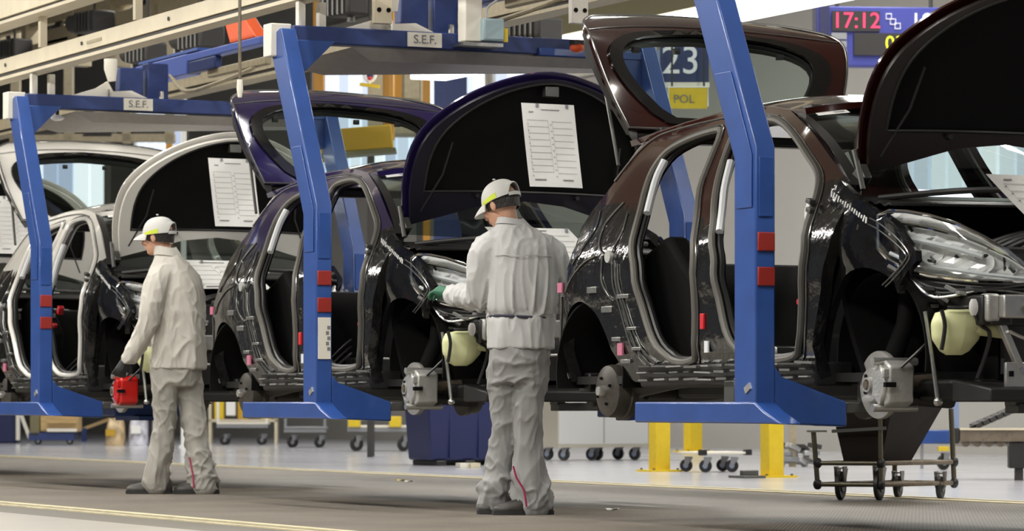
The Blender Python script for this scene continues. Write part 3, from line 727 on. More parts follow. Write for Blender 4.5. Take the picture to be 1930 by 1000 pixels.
    def prof(l):
        l = max(0, min(TL-1e-6, l))
        for i in range(len(acc)-1):
            if l <= acc[i+1]:
                t = (l-acc[i])/(acc[i+1]-acc[i]); return lerp(PROF[i][0], PROF[i+1][0], t), lerp(PROF[i][1], PROF[i+1][1], t)
    def gate(off):
        def g(s, l):
            x, z = prof(l); q = (s/.66)**2
            fwd = .20*q*min(1, l/TL*1.6); dn = -.06*q*min(1, l/TL)
            return (x+fwd-off*.70, s-.045, z+dn-off*.70)
        return g
    go = [(-.57,0),(-.63,.2),(-.68,.42),(-.70,.60),(-.69,.76),(-.60,.88),(-.38,TL-.015),(0,TL)]
    gout = smooth_loop(go, 3, False) + [(-x, l) for x, l in smooth_loop(go, 3, False)[-2::-1]]
    gl = [(-.37,.13),(-.47,.28),(-.525,.42),(-.50,.54),(-.34,.625),(0,.66)]
    gh = smooth_loop(gl, 3, False) + [(-x, l) for x, l in smooth_loop(gl, 3, False)[-2::-1]] + [(.3,.075),(0,.07),(-.3,.075)]
    gm = [(x*1.16, .36+(l-.36)*1.14) for x, l in gh]
    painted(panel(MB(), gout, [gm], .05, gate(0)).build('tailgate', paint, r, solid=.02, angle=60))
    panel(MB(), gm, [gh], .05, gate(.004)).build('glass_surround', 'black_gloss', r, solid=.015, angle=60)
    panel(MB(), [(x*.97, .45+(l-.45)*.97) for x, l in gout], [gh], .05, gate(.045)).build('tailgate_frame', 'black_soft', r, solid=.025, angle=60)
    panel(MB(), [(x*1.04, .33+(l-.33)*1.05) for x, l in gh], [], .06, gate(.018)).build('tailgate_glass', 'car_glass', r)
    g = gate(.03)
    MB().tube([g(*p) for p in resample(gh, .05)], .014, 6, True).build('glass_seal', 'rubber_black', r)
    MB().tube([gate(-.006)(*p) for p in resample(gout, .05)], .006, 6, True).build('tailgate_edge', 'bead_steel', r)
    for s_ in (-1, 1):
        # inner return of the gate that turns down along its side
        edge = [q for q in smooth_loop(go, 3, False) if q[1] < .86]
        rr = []
        for q in edge:
            p0 = Vector(gate(.01)(s_*-q[0], q[1])); k = min(1, q[1]/.6)
            p1 = p0 + Vector((-.02*k, -s_*.02, -.05-.10*k)); p2 = p1+Vector((0, -s_*.03, .0))
            rr.append([p0, p1, p2, Vector(gate(.02)(s_*-(q[0]+.05*(1 if q[0] < 0 else -1)), q[1]))])
        MB().loft(rr).build('gate_side', 'black_soft', r, angle=60)
        MB().tube([(-2.60, s_*.66, 1.80), (-2.80, s_*.63, 2.18)], .009, 8).build('gas_strut', 'bead_steel', r)
        MB().box((-2.58, s_*.44, 1.975), (.10, .06, .05)).build('gate_hinge', 'black_soft', r, bevel=.008)
    MB().tube([gate(-.004)(s, .70+.05*(1-(s/.69)**2)) for s in [x*.046-.69 for x in range(31)]], .0035, 6).build('crease_highlight', 'bead_steel', r)  # thin pale tube painting the highlight along the tailgate crease
    for s_ in (-.4, -.15, .15, .4):
        MB().box(g(s_, .56), (.03, .03, .03)).build('clip', 'rubber_black', r)
    return r

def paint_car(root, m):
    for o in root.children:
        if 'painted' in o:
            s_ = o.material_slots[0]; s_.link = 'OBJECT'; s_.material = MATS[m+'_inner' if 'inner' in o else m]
car_a = make_car('maroon'); paint_car(car_a, 'maroon'); car_a.location = (0, .84, 0); car_a.scale = (1, 1.08, 1)
CARS = [car_a]
CL = ('dark maroon car body with open bonnet and tailgate, nearest the camera at right',
      'dark violet car body with open bonnet, worker standing at its headlight',
      'white car body with red brake caliper behind the walking worker',
      'white car body mostly cut off by the left edge, only its front showing')
for i, pm in enumerate(('violet', 'white_paint', 'white_paint')):
    c = copy_tree(car_a); c.location = (-4.95*(i+1), .84, 0); paint_car(c, pm); CARS.append(c)
for i, c in enumerate(CARS): c['label'] = CL[i]; c['group'] = 'car bodies on the line'
for c in CARS[2:]:
    for o in c.children:
        if o.name.startswith('door_seal'): o.material_slots[0].link = 'OBJECT'; o.material_slots[0].material = MATS['white_paint']
for o in CARS[2].children:
    if 'caliper' in o:
        for q in [o]+list(o.children):
            if q.material_slots[0].material.name == 'cast_alu':
                q.material_slots[0].link = 'OBJECT'; q.material_slots[0].material = MATS['red_paint']
# ================================================================ the two workers
mat('jacket_grey', (.50, .50, .495), .75, bump=.12, bump_scale=220)
mat('jacket_beige', (.54, .515, .465), .75, bump=.12, bump_scale=220)
mat('trouser_grey', (.30, .30, .295), .78, bump=.12, bump_scale=220)
mat('trouser_beige', (.38, .365, .33), .78, bump=.12, bump_scale=220)
mat('skin', (.60, .33, .22), .5)
mat('hair', (.018, .014, .012), .5, bump=.5, bump_scale=160, stretch=(1, 1, .3))
mat('cap_cloth', (.56, .555, .53), .75, bump=.1, bump_scale=200)
mat('neon', (.62, .72, .06), .5)
mat('belt_navy', (.035, .035, .06), .6)
mat('shoe', (.032, .028, .025), .5, noise_amt=.2)
mat('shoe_sole', (.02, .02, .02), .6)
mat('glove_black', (.018, .018, .020), .6)
mat('glove_green', (.03, .14, .08), .6)
mat('magenta', (.34, .015, .08), .5)
def fuse(mb, name, mats, parent, voxel, fold=None, matfn=None, smooth_it=3):
    """one continuous surface from overlapping limbs"""
    me = bpy.data.meshes.new('t'); me.from_pydata(mb.v, [], mb.f)
    bm = bmesh.new(); bm.from_mesh(me); bmesh.ops.recalc_face_normals(bm, faces=bm.faces); bm.to_mesh(me); bm.free()
    o = bpy.data.objects.new('t', me); COL.objects.link(o)
    q = o.modifiers.new('r', 'REMESH'); q.mode = 'VOXEL'; q.voxel_size = voxel
    if smooth_it:
        q = o.modifiers.new('s', 'SMOOTH'); q.factor = .5; q.iterations = smooth_it
    dg = bpy.context.evaluated_depsgraph_get(); out = bpy.data.meshes.new_from_object(o.evaluated_get(dg)); out.name = name
    bpy.data.objects.remove(o)
    if fold:
        ns = [v.normal.copy() for v in out.vertices]
        for v, n in zip(out.vertices, ns): v.co += n*fold(v.co)
    out.materials.clear()
    for m_ in mats: out.materials.append(MATS[m_])
    out.polygons.foreach_set('use_smooth', [True]*len(out.polygons))
    if matfn: out.polygons.foreach_set('material_index', [matfn(p.center) for p in out.polygons])
    b = bpy.data.objects.new(name, out); COL.objects.link(b); b.parent = parent
    return b
def limb(mb, pts, n=14):
    """tapering limb through (x, y, z, r) joints, rounded by interpolation"""
    P = smooth_loop([tuple(p) for p in pts], 5, False)
    mb.tube([p[:3] for p in P], [max(.004, p[3]) for p in P], n)
    for p in (P[0], P[-1]): mb.ell(p[:3], (p[3],)*3, n, 8)
def trunk(mb, rings, n=22):
    """(z, cx, cy, rx, ry) rings"""
    R = smooth_loop(rings, 4, False); out = []
    for z, cx, cy, rx, ry in R:
        out.append([(cx+rx*math.copysign(abs(math.cos(t))**.85, math.cos(t)), cy+ry*math.copysign(abs(math.sin(t))**.85, math.sin(t)), z) for t in [2*math.pi*k/n for k in range(n)]])
    mb.loft(out)
def ridged(v):
    r = max(0, 1-abs(noise.noise(v))*2.6); return r*r*1.5
def cloth_fold(sx, sy, sz, amp, seed, zhot=()):
    o_ = Vector((seed, seed*1.7, seed*.3))
    def f(c):
        p = Vector((c.x*sx+c.z*1.5, c.y*sy, c.z*sz-c.x*sx*.45)) + o_
        w = noise.noise(p*.35)*2
        a = amp*(.55+sum(math.exp(-((c.z-z)/h)**2)*k for z, h, k in zhot))
        return a*(ridged(p+Vector((w, 0, w)))-.45) + a*.55*(ridged(p*1.9+Vector((3, 1, w)))-.5) + a*.5*noise.noise(p*.8)
    return f
def frame_dir(d, up=(0, 0, 1)):
    f = Vector(d).normalized(); r = f.cross(Vector(up)).normalized(); u = r.cross(f)
    return Matrix((r, f, u)).transposed()           # columns: right, forward, up
def hand(mb, wrist, d, side, curl=.5, up=(0, 0, 1)):
    """palm, four fingers and a thumb; d points from wrist to knuckles"""
    M = frame_dir(d, up); w = Vector(wrist)
    def L(x, y, z): return w + M @ Vector((x, y, z))
    limb(mb, [(*L(0, -.02, 0), .027), (*L(0, .02, 0), .032), (*L(0, .06, 0), .036)], 10)
    for sx in (-.022, .022): limb(mb, [(*L(sx*.6, .01, 0), .020), (*L(sx, .07, 0), .020)], 8)
    for k, (x, ln) in enumerate(((-.034, .060), (-.012, .074), (.011, .080), (.033, .072))):
        a = curl
        p0 = (x, .075, 0); p1 = (x*1.1, .075+ln*.42*math.cos(a), -ln*.42*math.sin(a)); p2 = (x*1.12, p1[1]+ln*.34*math.cos(2*a), p1[2]-ln*.34*math.sin(2*a)); p3 = (x*1.1, p2[1]+ln*.26*math.cos(2.7*a), p2[2]-ln*.26*math.sin(2.7*a))
        limb(mb, [(*L(*p0), .0105), (*L(*p1), .0100), (*L(*p2), .0092), (*L(*p3), .0078)], 8)
    s = side
    limb(mb, [(*L(s*.030, .015, -.004), .015), (*L(s*.056, .040, -.014), .0125), (*L(s*.062, .068, -.026), .0108), (*L(s*.056, .088, -.034), .009)], 8)
def head_parts(root, body, c, face, neck, cap='cap_cloth'):
    """adds skull, face, ears and neck to the body mesh and returns builders of cap and hair"""
    M = frame_dir(face); c = Vector(c)
    def L(x, y, z): return c + M @ Vector((x, y, z))
    def E(x, y, z, rx, ry, rz): body.ell(L(x, y, z), (rx, ry, rz), 18, 12, M)
    E(0, -.012, .020, .076, .094, .100)              # skull
    E(0, .030, -.045, .060, .066, .078)              # face and jaw
    E(0, .056, -.092, .032, .034, .026)              # chin
    E(0, .092, .012, .046, .014, .014)               # brow
    limb(body, [(*L(0, .096, .004), .009), (*L(0, .108, -.018), .013), (*L(0, .112, -.032), .016)], 8)   # nose
    E(0, .094, -.060, .024, .010, .008); E(0, .091, -.071, .022, .010, .008)    # lips
    for s in (-1, 1):
        E(s*.078, -.004, -.012, .010, .020, .032); E(s*.046, .070, -.030, .020, .018, .022)
    limb(body, [(*L(0, -.020, -.06), .052), (*neck, .050)], 14)
    return L, M
def cap_hair(root, L, M, body_obj, opening=True):
    c = L(0, -.010, .032)
    # hair below the cap, at nape and temples
    h = MB()
    def hr(a, b):
        t = lerp(-2.25, 2.25, a); z = lerp(.03, -.052+.030*abs(t/2.25)**2, b)
        rr = .965-.16*max(0, -z/.08)
        return L(.083*math.sin(t)*rr, -.012-.101*math.cos(t)*rr, z)
    h.grid(hr, 28, 8); h.build('hair', 'hair', body_obj, solid=.008, offset=0)
    for s in (-1, 1):
        MB().ell(L(s*.030, .098, .000), (.011, .006, .006), 8, 6, M).build('eye', 'lamp_white', body_obj)
        MB().ell(L(s*.030, .103, .000), (.005, .003, .005), 8, 6, M).build('pupil', 'hair', body_obj)
    # cap crown with the gap and strap at the back
    def cr(a, b):
        t = 2*math.pi*a; el = b*math.pi/2
        k = math.cos(el)**.75
        zz = -.005+.112*math.sin(el)
        if opening and b < .42:
            dt = abs(t-math.pi)
            if dt < .55: zz += .062*(1-(dt/.55)**2)**.5*(1-b/.42)
        return L(.090*math.sin(t)*k, -.012+.112*math.cos(t)*k, zz+.015)
    crown = MB().grid(cr, 48, 14).build('cap', 'cap_cloth', root, solid=.005, offset=1)
    st = MB()
    st.grid(lambda a, b: L(.091*math.sin(math.pi+(a-.5)*1.25), -.014+.114*math.cos(math.pi+(a-.5)*1.25), .002+.020*b), 10, 2)
    st.build('cap_strap', 'cap_cloth', crown, solid=.004)
    def br(a, b):
        t = lerp(-1.15, 1.15, a); k = 1+.75*b*math.cos(t)**.8
        return L(.092*math.sin(t)*(1+.06*b), -.012+.112*math.cos(t)*k, .010-.030*b*b-.012*(math.sin(t)**2)*b+.018*math.cos(t))
    MB().grid(br, 20, 6).build('cap_brim', 'cap_cloth', crown, solid=.005)
    MB().grid(lambda a, b: L(.094*math.sin(lerp(-1.9, -.95, a)), -.012+.116*math.cos(lerp(-1.9, -.95, a)), .012+.030*b*(1-.5*a)), 10, 2).build('cap_flash', 'neon', crown, solid=.003, offset=1)
    MB().ell(L(0, -.008, .142), (.009, .009, .005), 8, 6).build('cap_button', 'cap_cloth', crown)
    for k in range(6):
        t = k*math.pi/3
        MB().tube([L(.0905*math.sin(t)*math.cos(e)**.75, -.012+.1125*math.cos(t)*math.cos(e)**.75, .010+.1125*math.sin(e)) for e in [x*.15 for x in range(4, 11)]], .0018, 5).build('cap_seam', 'cap_cloth', crown)
    return crown
def shoe(root, heel, toe, w=.046):
    h, t = Vector(heel), Vector(toe); d = (t-h); ln = d.length; f = d.normalized(); s = Vector((-f.y, f.x, 0))
    def ringf(u, half, top):
        p = h+f*(u*ln); return [p+s*half*math.cos(a)+Vector((0, 0, .018+max(0, math.sin(a))*top+min(0, math.sin(a))*.012)) for a in [2*math.pi*k/14 for k in range(14)]]
    m = MB().loft([ringf(*q) for q in ((.0, w*.55, .06), (.05, w*.8, .085), (.2, w*.88, .10), (.38, w*.9, .095), (.55, w*1.0, .072), (.75, w*1.08, .055), (.92, w*.85, .042), (1.0, w*.4, .025))])
    o = m.build('shoe', 'shoe', root, angle=60)
    def so(u, half): p = h+f*(u*ln); return [p+s*half+Vector((0, 0, .001)), p-s*half+Vector((0, 0, .001)), p-s*half+Vector((0, 0, .022)), p+s*half+Vector((0, 0, .022))]
    MB().loft([so(*q) for q in ((-.01, w*.6), (.06, w*.92), (.35, w*.9), (.7, w*1.14), (.93, w*.9), (1.02, w*.45))]).build('sole', 'shoe_sole', o)
    for k in range(3):
        p = h+f*((.42+.09*k)*ln); z = .098-.012*k
        MB().tube([p-s*w*.6+Vector((0, 0, z)), p+Vector((0, 0, z+.018)), p+s*w*.6+Vector((0, 0, z))], .004, 5).build('lace', 'caster_grey', o)
    return o
def man_frame(name, label, foot):
    return thing(name, label, 'person', foot, PHI)

# ---- worker at the violet car, seen from behind
P2 = man_frame('person', 'worker in grey overalls and cap seen from behind, reaching to the violet car headlight', atZ(975, 969))
b = MB()
HC = (-.088, .03, 1.655); FD = (-.80, .62, -.42)
L2, M2 = head_parts(P2, b, HC, FD, (-.03, .0, 1.50))
limb(b, [(0, 0, 1.46, .05), (.02, 0, 1.2, .10), (.02, .01, .95, .10)], 12)
limb(b, [(0, 0, 1.41, .05), (-.12, .0, 1.40, .045), (-.20, .05, 1.17, .04), (-.345, .27, 1.185, .032), (-.375, .31, 1.19, .027)], 10)
hand(b, (-.375, .31, 1.19), (-.55, .62, .12), 1, .45)
limb(b, [(0, 0, 1.41, .05), (.15, .0, 1.38, .045), (.21, .12, 1.15, .04), (.10, .34, 1.16, .03)], 10)
hand(b, (.10, .34, 1.16), (-.5, .8, .1), -1, .5)
for P in ([(.03, 0, .95, .09), (.065, 0, .80, .07), (.052, 0, .47, .05), (.07, .0, .10, .04)], [(0, .02, .95, .09), (-.06, .04, .80, .07), (-.065, .08, .47, .05), (-.11, .10, .10, .04)]): limb(b, P, 10)
B2 = fuse(b, 'body', ['skin', 'glove_green'], P2, .0062, None, lambda c: 1 if (c.x < -.355 or c.y > .30) and c.z < 1.35 else 0, 2)
cap_hair(P2, L2, M2, B2)
j = MB()
trunk(j, [(.885, .020, .01, .180, .145), (.95, .018, .01, .176, .145), (1.03, .018, .01, .174, .138), (1.06, .020, .01, .168, .132), (1.10, .028, .005, .186, .145), (1.2, .034, 0, .190, .150), (1.32, .034, 0, .192, .148), (1.41, .028, 0, .195, .135), (1.47, .010, .005, .175, .115), (1.52, -.012, .01, .115, .095), (1.552, -.028, .012, .082, .080)])
limb(j, [(-.10, 0, 1.44, .085), (-.165, .0, 1.40, .088), (-.195, .02, 1.27, .080), (-.205, .05, 1.16, .074), (-.255, .13, 1.165, .066), (-.33, .25, 1.18, .054), (-.352, .285, 1.185, .046)])
limb(j, [(.13, 0, 1.42, .085), (.19, .0, 1.37, .085), (.215, .05, 1.25, .076), (.215, .12, 1.15, .068), (.15, .25, 1.155, .058), (.11, .31, 1.16, .048)])
ff = cloth_fold(9.5, 9.5, 2.8, .0085, 3.1, ((1.06, .07, .9), (1.16, .10, .6)))
jk = fuse(j, 'jacket', ['jacket_grey'], P2, .0072, ff, None, 2)
trunk_ring = lambda z, cx, cy, rx, ry, n=40: [(cx+rx*math.cos(2*math.pi*k/n), cy+ry*math.sin(2*math.pi*k/n), z+.006*math.sin(4*math.pi*k/n)) for k in range(n)]
MB().tube(trunk_ring(1.052, .020, .01, .174, .138), .009, 6, True).build('waistband', 'belt_navy', jk)
MB().loft([trunk_ring(1.545, -.026, .010, .092, .090), trunk_ring(1.578, -.040, .012, .074, .074), trunk_ring(1.580, -.040, .012, .068, .068), trunk_ring(1.545, -.026, .01, .08, .08)]).build('collar', 'jacket_grey', jk)
def back_pt(x, z, off=.0): return (x, -(.146+off)*max(.05, 1-((x-.032)/.205)**2)**.5, z)
MB().tube([back_pt(-.12+.025*k, 1.375+.004*math.sin(k), .012) for k in range(13)], .0025, 5).build('yoke_seam', 'jacket_grey', jk)
text_mesh('back_print', '- - - - - -', .03, 'ink_light', jk, (.02, -.166, 1.405), (math.pi/2, 0, 0), .001)
t = MB()
trunk(t, [(.70, .0, .02, .135, .125), (.78, .004, .015, .155, .135), (.88, .012, .01, .162, .138), (.98, .016, .01, .160, .130)])
limb(t, [(.075, 0, .84, .092), (.070, -.005, .72, .094), (.054, -.01, .56, .078), (.052, .0, .45, .076), (.060, .005, .28, .084), (.075, .01, .12, .102), (.080, .01, .045, .108)])
limb(t, [(-.065, .03, .84, .088), (-.070, .04, .70, .090), (-.066, .06, .55, .076), (-.068, .08, .45, .072), (-.095, .09, .28, .074), (-.125, .09, .12, .084), (-.128, .09, .06, .086)])
tf = cloth_fold(7, 7, 5.5, .0095, 8.3, ((.15, .12, 1.0), (.48, .12, .4), (.75, .1, .4)))
tr = fuse(t, 'trousers', ['trouser_grey'], P2, .0072, lambda c: tf(c) if c.z > .03 else 0)
MB().tube([(-.022, -.110, .26), (-.005, -.112, .20), (.035, -.122, .135), (.045, -.128, .08), (.048, -.124, .045)], .0055, 6).build('leg_zip', 'magenta', tr)
shoe(P2, (.185, .01, 0), (-.125, -.075, 0), .050)
shoe(P2, (-.015, .09, 0), (-.21, .05, 0), .048)

# ---- walking worker at the white car
P1 = man_frame('person', 'worker in beige overalls and white cap striding left past the white car', atZ(330, 930))
b = MB()
L1, M1 = head_parts(P1, b, (-.112, .02, 1.682), (-.90, .38, -.10), (-.045, .0, 1.52))
limb(b, [(-.03, 0, 1.48, .05), (.02, 0, 1.2, .10), (.02, 0, .95, .10)], 12)
limb(b, [(-.02, 0, 1.42, .05), (-.09, -.08, 1.40, .045), (-.155, -.15, 1.12, .042), (-.285, -.12, .90, .032), (-.315, -.11, .865, .027)], 10)
hand(b, (-.315, -.11, .865), (-.35, .10, -.75), -1, .55, up=(.2, -1, 0))
limb(b, [(-.02, 0, 1.42, .05), (.02, .12, 1.38, .045), (-.05, .20, 1.15, .042), (-.22, .17, 1.0, .032)], 10)
hand(b, (-.22, .17, 1.0), (-.8, 0, -.35), 1, .5)
for P in ([(0, -.03, .95, .09), (-.055, -.04, .80, .07), (-.062, -.02, .47, .05), (-.115, 0, .10, .04)], [(.03, .03, .95, .09), (.075, .05, .80, .07), (.115, .03, .48, .05), (.178, .0, .10, .04)]): limb(b, P, 10)
B1 = fuse(b, 'body', ['skin', 'glove_black'], P1, .0062, None, lambda c: 1 if c.x < -.25 and c.z < 1.1 or (c.x < -.20 and c.z < 1.06 and c.y > 0) else 0, 2)
cap_hair(P1, L1, M1, B1)
j = MB()
trunk(j, [(.815, .018, .005, .182, .15), (.90, .020, .005, .178, .15), (1.0, .024, 0, .174, .148), (1.12, .030, 0, .172, .148), (1.25, .024, 0, .172, .15), (1.36, .010, 0, .172, .145), (1.45, -.015, .0, .155, .125), (1.52, -.035, .0, .108, .10), (1.56, -.05, .005, .080, .080)])
limb(j, [(-.06, -.06, 1.43, .085), (-.105, -.12, 1.37, .086), (-.130, -.15, 1.25, .078), (-.160, -.155, 1.12, .070), (-.215, -.14, 1.0, .064), (-.275, -.125, .905, .055), (-.290, -.12, .885, .050)])
limb(j, [(.0, .08, 1.43, .08), (.02, .15, 1.36, .08), (-.02, .19, 1.2, .07), (-.10, .19, 1.08, .062), (-.20, .175, 1.01, .05)])
ff = cloth_fold(8, 8, 3.6, .009, 5.7, ((1.1, .12, .5), (.88, .06, .5)))
jk1 = fuse(j, 'jacket', ['jacket_beige'], P1, .0072, ff, None, 2)
MB().loft([trunk_ring(1.555, -.048, .004, .092, .090), trunk_ring(1.610, -.066, .006, .074, .074), trunk_ring(1.612, -.066, .006, .068, .068), trunk_ring(1.555, -.048, .004, .08, .08)]).build('collar', 'jacket_beige', jk1)
t = MB()
trunk(t, [(.70, .01, .0, .135, .12), (.78, .015, .0, .152, .132), (.86, .018, .0, .160, .135), (.95, .02, 0, .16, .13)])
limb(t, [(-.06, -.035, .82, .092), (-.062, -.04, .70, .092), (-.062, -.03, .56, .080), (-.068, -.02, .45, .076), (-.092, -.01, .28, .078), (-.122, 0, .12, .088), (-.128, 0, .065, .088)])
limb(t, [(.075, .04, .82, .090), (.088, .045, .70, .090), (.110, .04, .56, .080), (.120, .03, .45, .078), (.148, .01, .28, .084), (.178, -.005, .12, .096), (.186, -.005, .05, .098)])
tf1 = cloth_fold(7, 7, 5.5, .0095, 2.2, ((.15, .12, 1.0), (.45, .12, .4), (.72, .1, .4)))
tr1 = fuse(t, 'trousers', ['trouser_beige'], P1, .0072, lambda c: tf1(c) if c.z > .03 else 0)
MB().tube([(.100, -.070, .24), (.115, -.078, .17), (.128, -.10, .11), (.132, -.102, .04)], .0055, 6).build('leg_zip', 'magenta', tr1)
shoe(P1, (-.02, .02, 0), (-.315, -.02, 0), .048)
shoe(P1, (.285, .0, 0), (.0, -.055, 0), .048)
# ================================================================ papers on the cars
def sheet(name, label, loc, w, h, rx, rz, rows, group, curl=.02, skew=.0):
    """paper facing +x; local y across, z up"""
    r = thing(name, label, 'paper', loc, rz, group); r.rotation_euler = (0, rx, rz)
    def pf(a, b): return (curl*math.sin(a*3.0)*(1-b)+curl*.6*(1-b)**2, (a-.5)*w+skew*(b-.5), (b-1)*h)
    m = MB().grid(pf, 8, 10).build('sheet', 'paper', r, solid=.0015, angle=80)
    k = MB(); f = lambda a, b: Vector(pf(a, b))+Vector((.003, 0, 0))
    def line(a0, b0, a1, b1, t): k.tube([f(lerp(a0, a1, q/4), lerp(b0, b1, q/4)) for q in range(5)], t, 4)
    for i in range(rows):
        b = .80-.62*i/(rows-1)
        line(.08, b, .46, b, .0011); line(.54, b-.012, .92, b-.012, .0011)
        line(.075, b-.045, .09, b-.045, .004); line(.50, b-.05, .515, b-.05, .004)
    for a in (.08, .46, .54): line(a, .18, a, .80, .0008)
    line(.1, .09, .3, .09, .006); line(.62, .09, .82, .09, .006); line(.12, .90, .2, .90, .005); line(.35, .93, .7, .93, .004)
    k.build('printed_table', 'ink_light', m)
    for a in (.22, .78): MB().box((.004, (a-.5)*w, -.01), (.012, .016, .02)).build('clip', 'caster_grey', r)
    return r
for i, lb in ((1, 'printed build sheet hanging inside the violet car bonnet'), (2, 'printed build sheet hanging inside the white car bonnet'), (3, 'printed build sheet at the far left edge of the picture')):
    sheet('build_sheet', lb, (-4.95*i+.25, .80, 2.30), .345, .475, .0, .05, 9, 'hanging build sheets', .02, -.05)
for i, lb in ((0, 'white instruction sheet draped over the front panel of the maroon car'), (1, 'white instruction sheet on the violet car front, behind the worker shoulder'), (2, 'white instruction sheet on the white car front, behind the walking worker')):
    sheet('instruction_sheet', lb, (-4.95*i+.62, .56, 1.57), .52, .20, -.12, .0, 5, 'draped instruction sheets', .03, -.20)

# ================================================================ overhead conveyor steelwork
def beam_x(name, label, y, z0, z1, x0, x1, w, mt, cat='rail', group=None):
    r = thing(name, label, cat, (0, y, 0), 0, group)
    MB().box(((x0+x1)/2, 0, (z0+z1)/2), (x1-x0, w, z1-z0)).build('web', mt, r)
    MB().box(((x0+x1)/2, 0, z0-.05), (x1-x0, w*2.2, .022)).build('flange', mt, r)
    MB().box(((x0+x1)/2, .0, z0-.02), (x1-x0, w*.5, .045)).build('running_groove', 'dark_gear', r)
    return r
ra = beam_x('conveyor_rail', 'long cream overhead rail directly above the near carrier posts', -.30, 3.00, 3.10, -42, 4, .06, 'cream')
x = -30.0
while x < 3:
    MB().cyl((x, -.034, 3.05), (x, -.04, 3.05), .014, 8).build('bolt', 'dark_gear', ra); x += 1.7
MB().box((-9.35, -.033, 3.045), (.30, .006, .02)).build('rail_mark', 'beige_dull', ra)
rb = beam_x('conveyor_rail', 'upper cream rail cut by the top left corner of the picture', -.30, 3.40, 3.55, -42, 4, .08, 'cream')
for u in (78, 257, 430):
    p = atY(u, 60, -.28); MB().box((p.x, .03, 3.24), (.05, .05, .24)).build('drop_rod', 'cream', rb)
beam_x('conveyor_rail', 'dull beige rail above the far carrier posts', 1.95, 3.16, 3.26, -42, 4, .08, 'beige_dull')
# lattice framework behind the rails, upper left
tr_ = thing('lattice_frame', 'beige steel lattice framework behind the cream rails, upper left', 'framework', (0, 4.2, 0))
def lp(u, v): p = atY(u, v, 4.2); return Vector((p.x, 0, p.z))
for u in (-10, 62, 150, 222, 300, 385): MB().bar(lp(u, 125), Vector((lp(u, 50).x, 0, 9.15)), .22, .16).build('lattice_post', 'beige_dull', tr_)
for a, b in (((-40, 122), (420, 20)), ((-40, 66), (420, -50)), ((90, 72), (420, -10))): MB().bar(lp(*a), lp(*b), .10, .16).build('lattice_beam', 'beige_dull', tr_)
for a, b in (((95, 66), (150, 0)), ((230, 40), (300, -20))): MB().bar(lp(*a), lp(*b), .05, .07).build('lattice_brace', 'dark_gear', tr_)
def motor(u, v, y, s, lb, hang=True):
    p = atY(u, v, y); r = thing('drive_motor', lb, 'motor', p, .2, 'dark drive motors')
    MB().box((0, 0, 0), (.34*s, .22*s, .18*s)).build('housing', 'dark_gear', r, bevel=.02)
    MB().cyl((-.1*s, 0, .02), (-.36*s, 0, .02), .08*s, 14).build('barrel', 'dark_gear', r)
    for k in range(5): MB().box((.10*s-.06*k, -.115*s, 0), (.02, .02, .16*s)).build('fin', 'steel_dark', r)
    MB().cyl((.05*s, 0, -.09*s), (.05*s, 0, -.14*s), .03, 8).build('shaft', 'steel_dark', r)
    if hang: MB().cyl((0, 0, .08*s), (0, 0, 9.15-p.z), .015, 6).build('suspension_rod', 'dark_gear', r)
    return r
motor(28, 92, 3.6, 1.1, 'dark motor at the far left of the lattice')
motor(178, 42, 3.6, 1.2, 'dark motor high in the lattice, below the upper rail')
motor(278, 100, 1.5, .9, 'dark motor under the cream rail, above the left carrier beam')
motor(380, 72, 1.5, 1.0, 'dark motor under the cream rail, beside the orange guard')
motor(655, 12, 1.6, .8, 'dark motor at the top edge above the middle carrier')
motor(1010, 60, 2.6, 1.0, 'dark motor behind the middle carrier beam')
# blue tow bars between carriers
for dx, lb in ((0, 'light blue tow bar linking the left and middle carriers'), (4.95, 'light blue tow bar at the top edge beyond the middle carrier')):
    a, b = atY(268, 150, 1.0), atY(500, 96, 1.0)
    r = thing('tow_bar', lb, 'tow bar', (a.x+dx, 1.0, 0), 0, 'tow bars')
    ln = b.x-a.x; z = a.z+.02
    MB().box((ln*.22, 0, z), (ln*.44, .12, .15)).build('bar_tube', 'blue_bright', r, bevel=.01)
    MB().box((ln*.66, 0, z+.045), (ln*.70, .10, .055)).build('bar_tube', 'blue_bright', r, bevel=.008)
    MB().box((ln*.25, .02, z+.10), (ln*.5, .10, .02)).build('cover_strip', 'blue_steel', r)
    MB().box((ln*.55, -.02, z-.03), (ln*.22, .06, .09)).build('actuator', 'blue_dark', r, bevel=.01)
    MB().box((ln*.80, .0, z-.10), (ln*.45, .05, .06)).build('actuator', 'beige_dull', r, bevel=.01)
    MB().box((-.005, 0, z), (.012, .14, .17)).build('end_plate', 'dark_gear', r)
    for k in (.10, .2): MB().box((ln*k, -.066, z-.01), (.03, .012, .10)).build('clip', 'aluminium', r)
    MB().prism([(ln*.78, z+.07), (ln*.98, z+.07), (ln*.88, z+.24), (ln*.74, z+.22)], 'y', -.05, .05).build('stop_guard', 'orange', r, bevel=.01)
    MB().tube(smooth_loop([(ln*.3, -.05, z-.05), (ln*.45, -.07, z-.2), (ln*.7, -.06, z-.19), (ln*.95, -.04, z-.14)], 6, False), .016, 8).build('cable', 'beige_dull', r)
# thin hanging rod with its hook
p = atY(452, 0, -.9)
r = thing('hanging_rod', 'thin brass pull rod hanging in front of the cream rail', 'rod', (p.x, p.y, 0))
zt, zb = 9.15, atY(452, 150, -.9).z
MB().cyl((0, 0, zt), (0, 0, zb), .010, 8).build('rod', 'brown_iron', r)
MB().tube([(0, 0, zb), (0, 0, zb-.05), (0, 0, zb-.10)], [.016, .02, .012], 8).build('grip', 'cream_light', r)
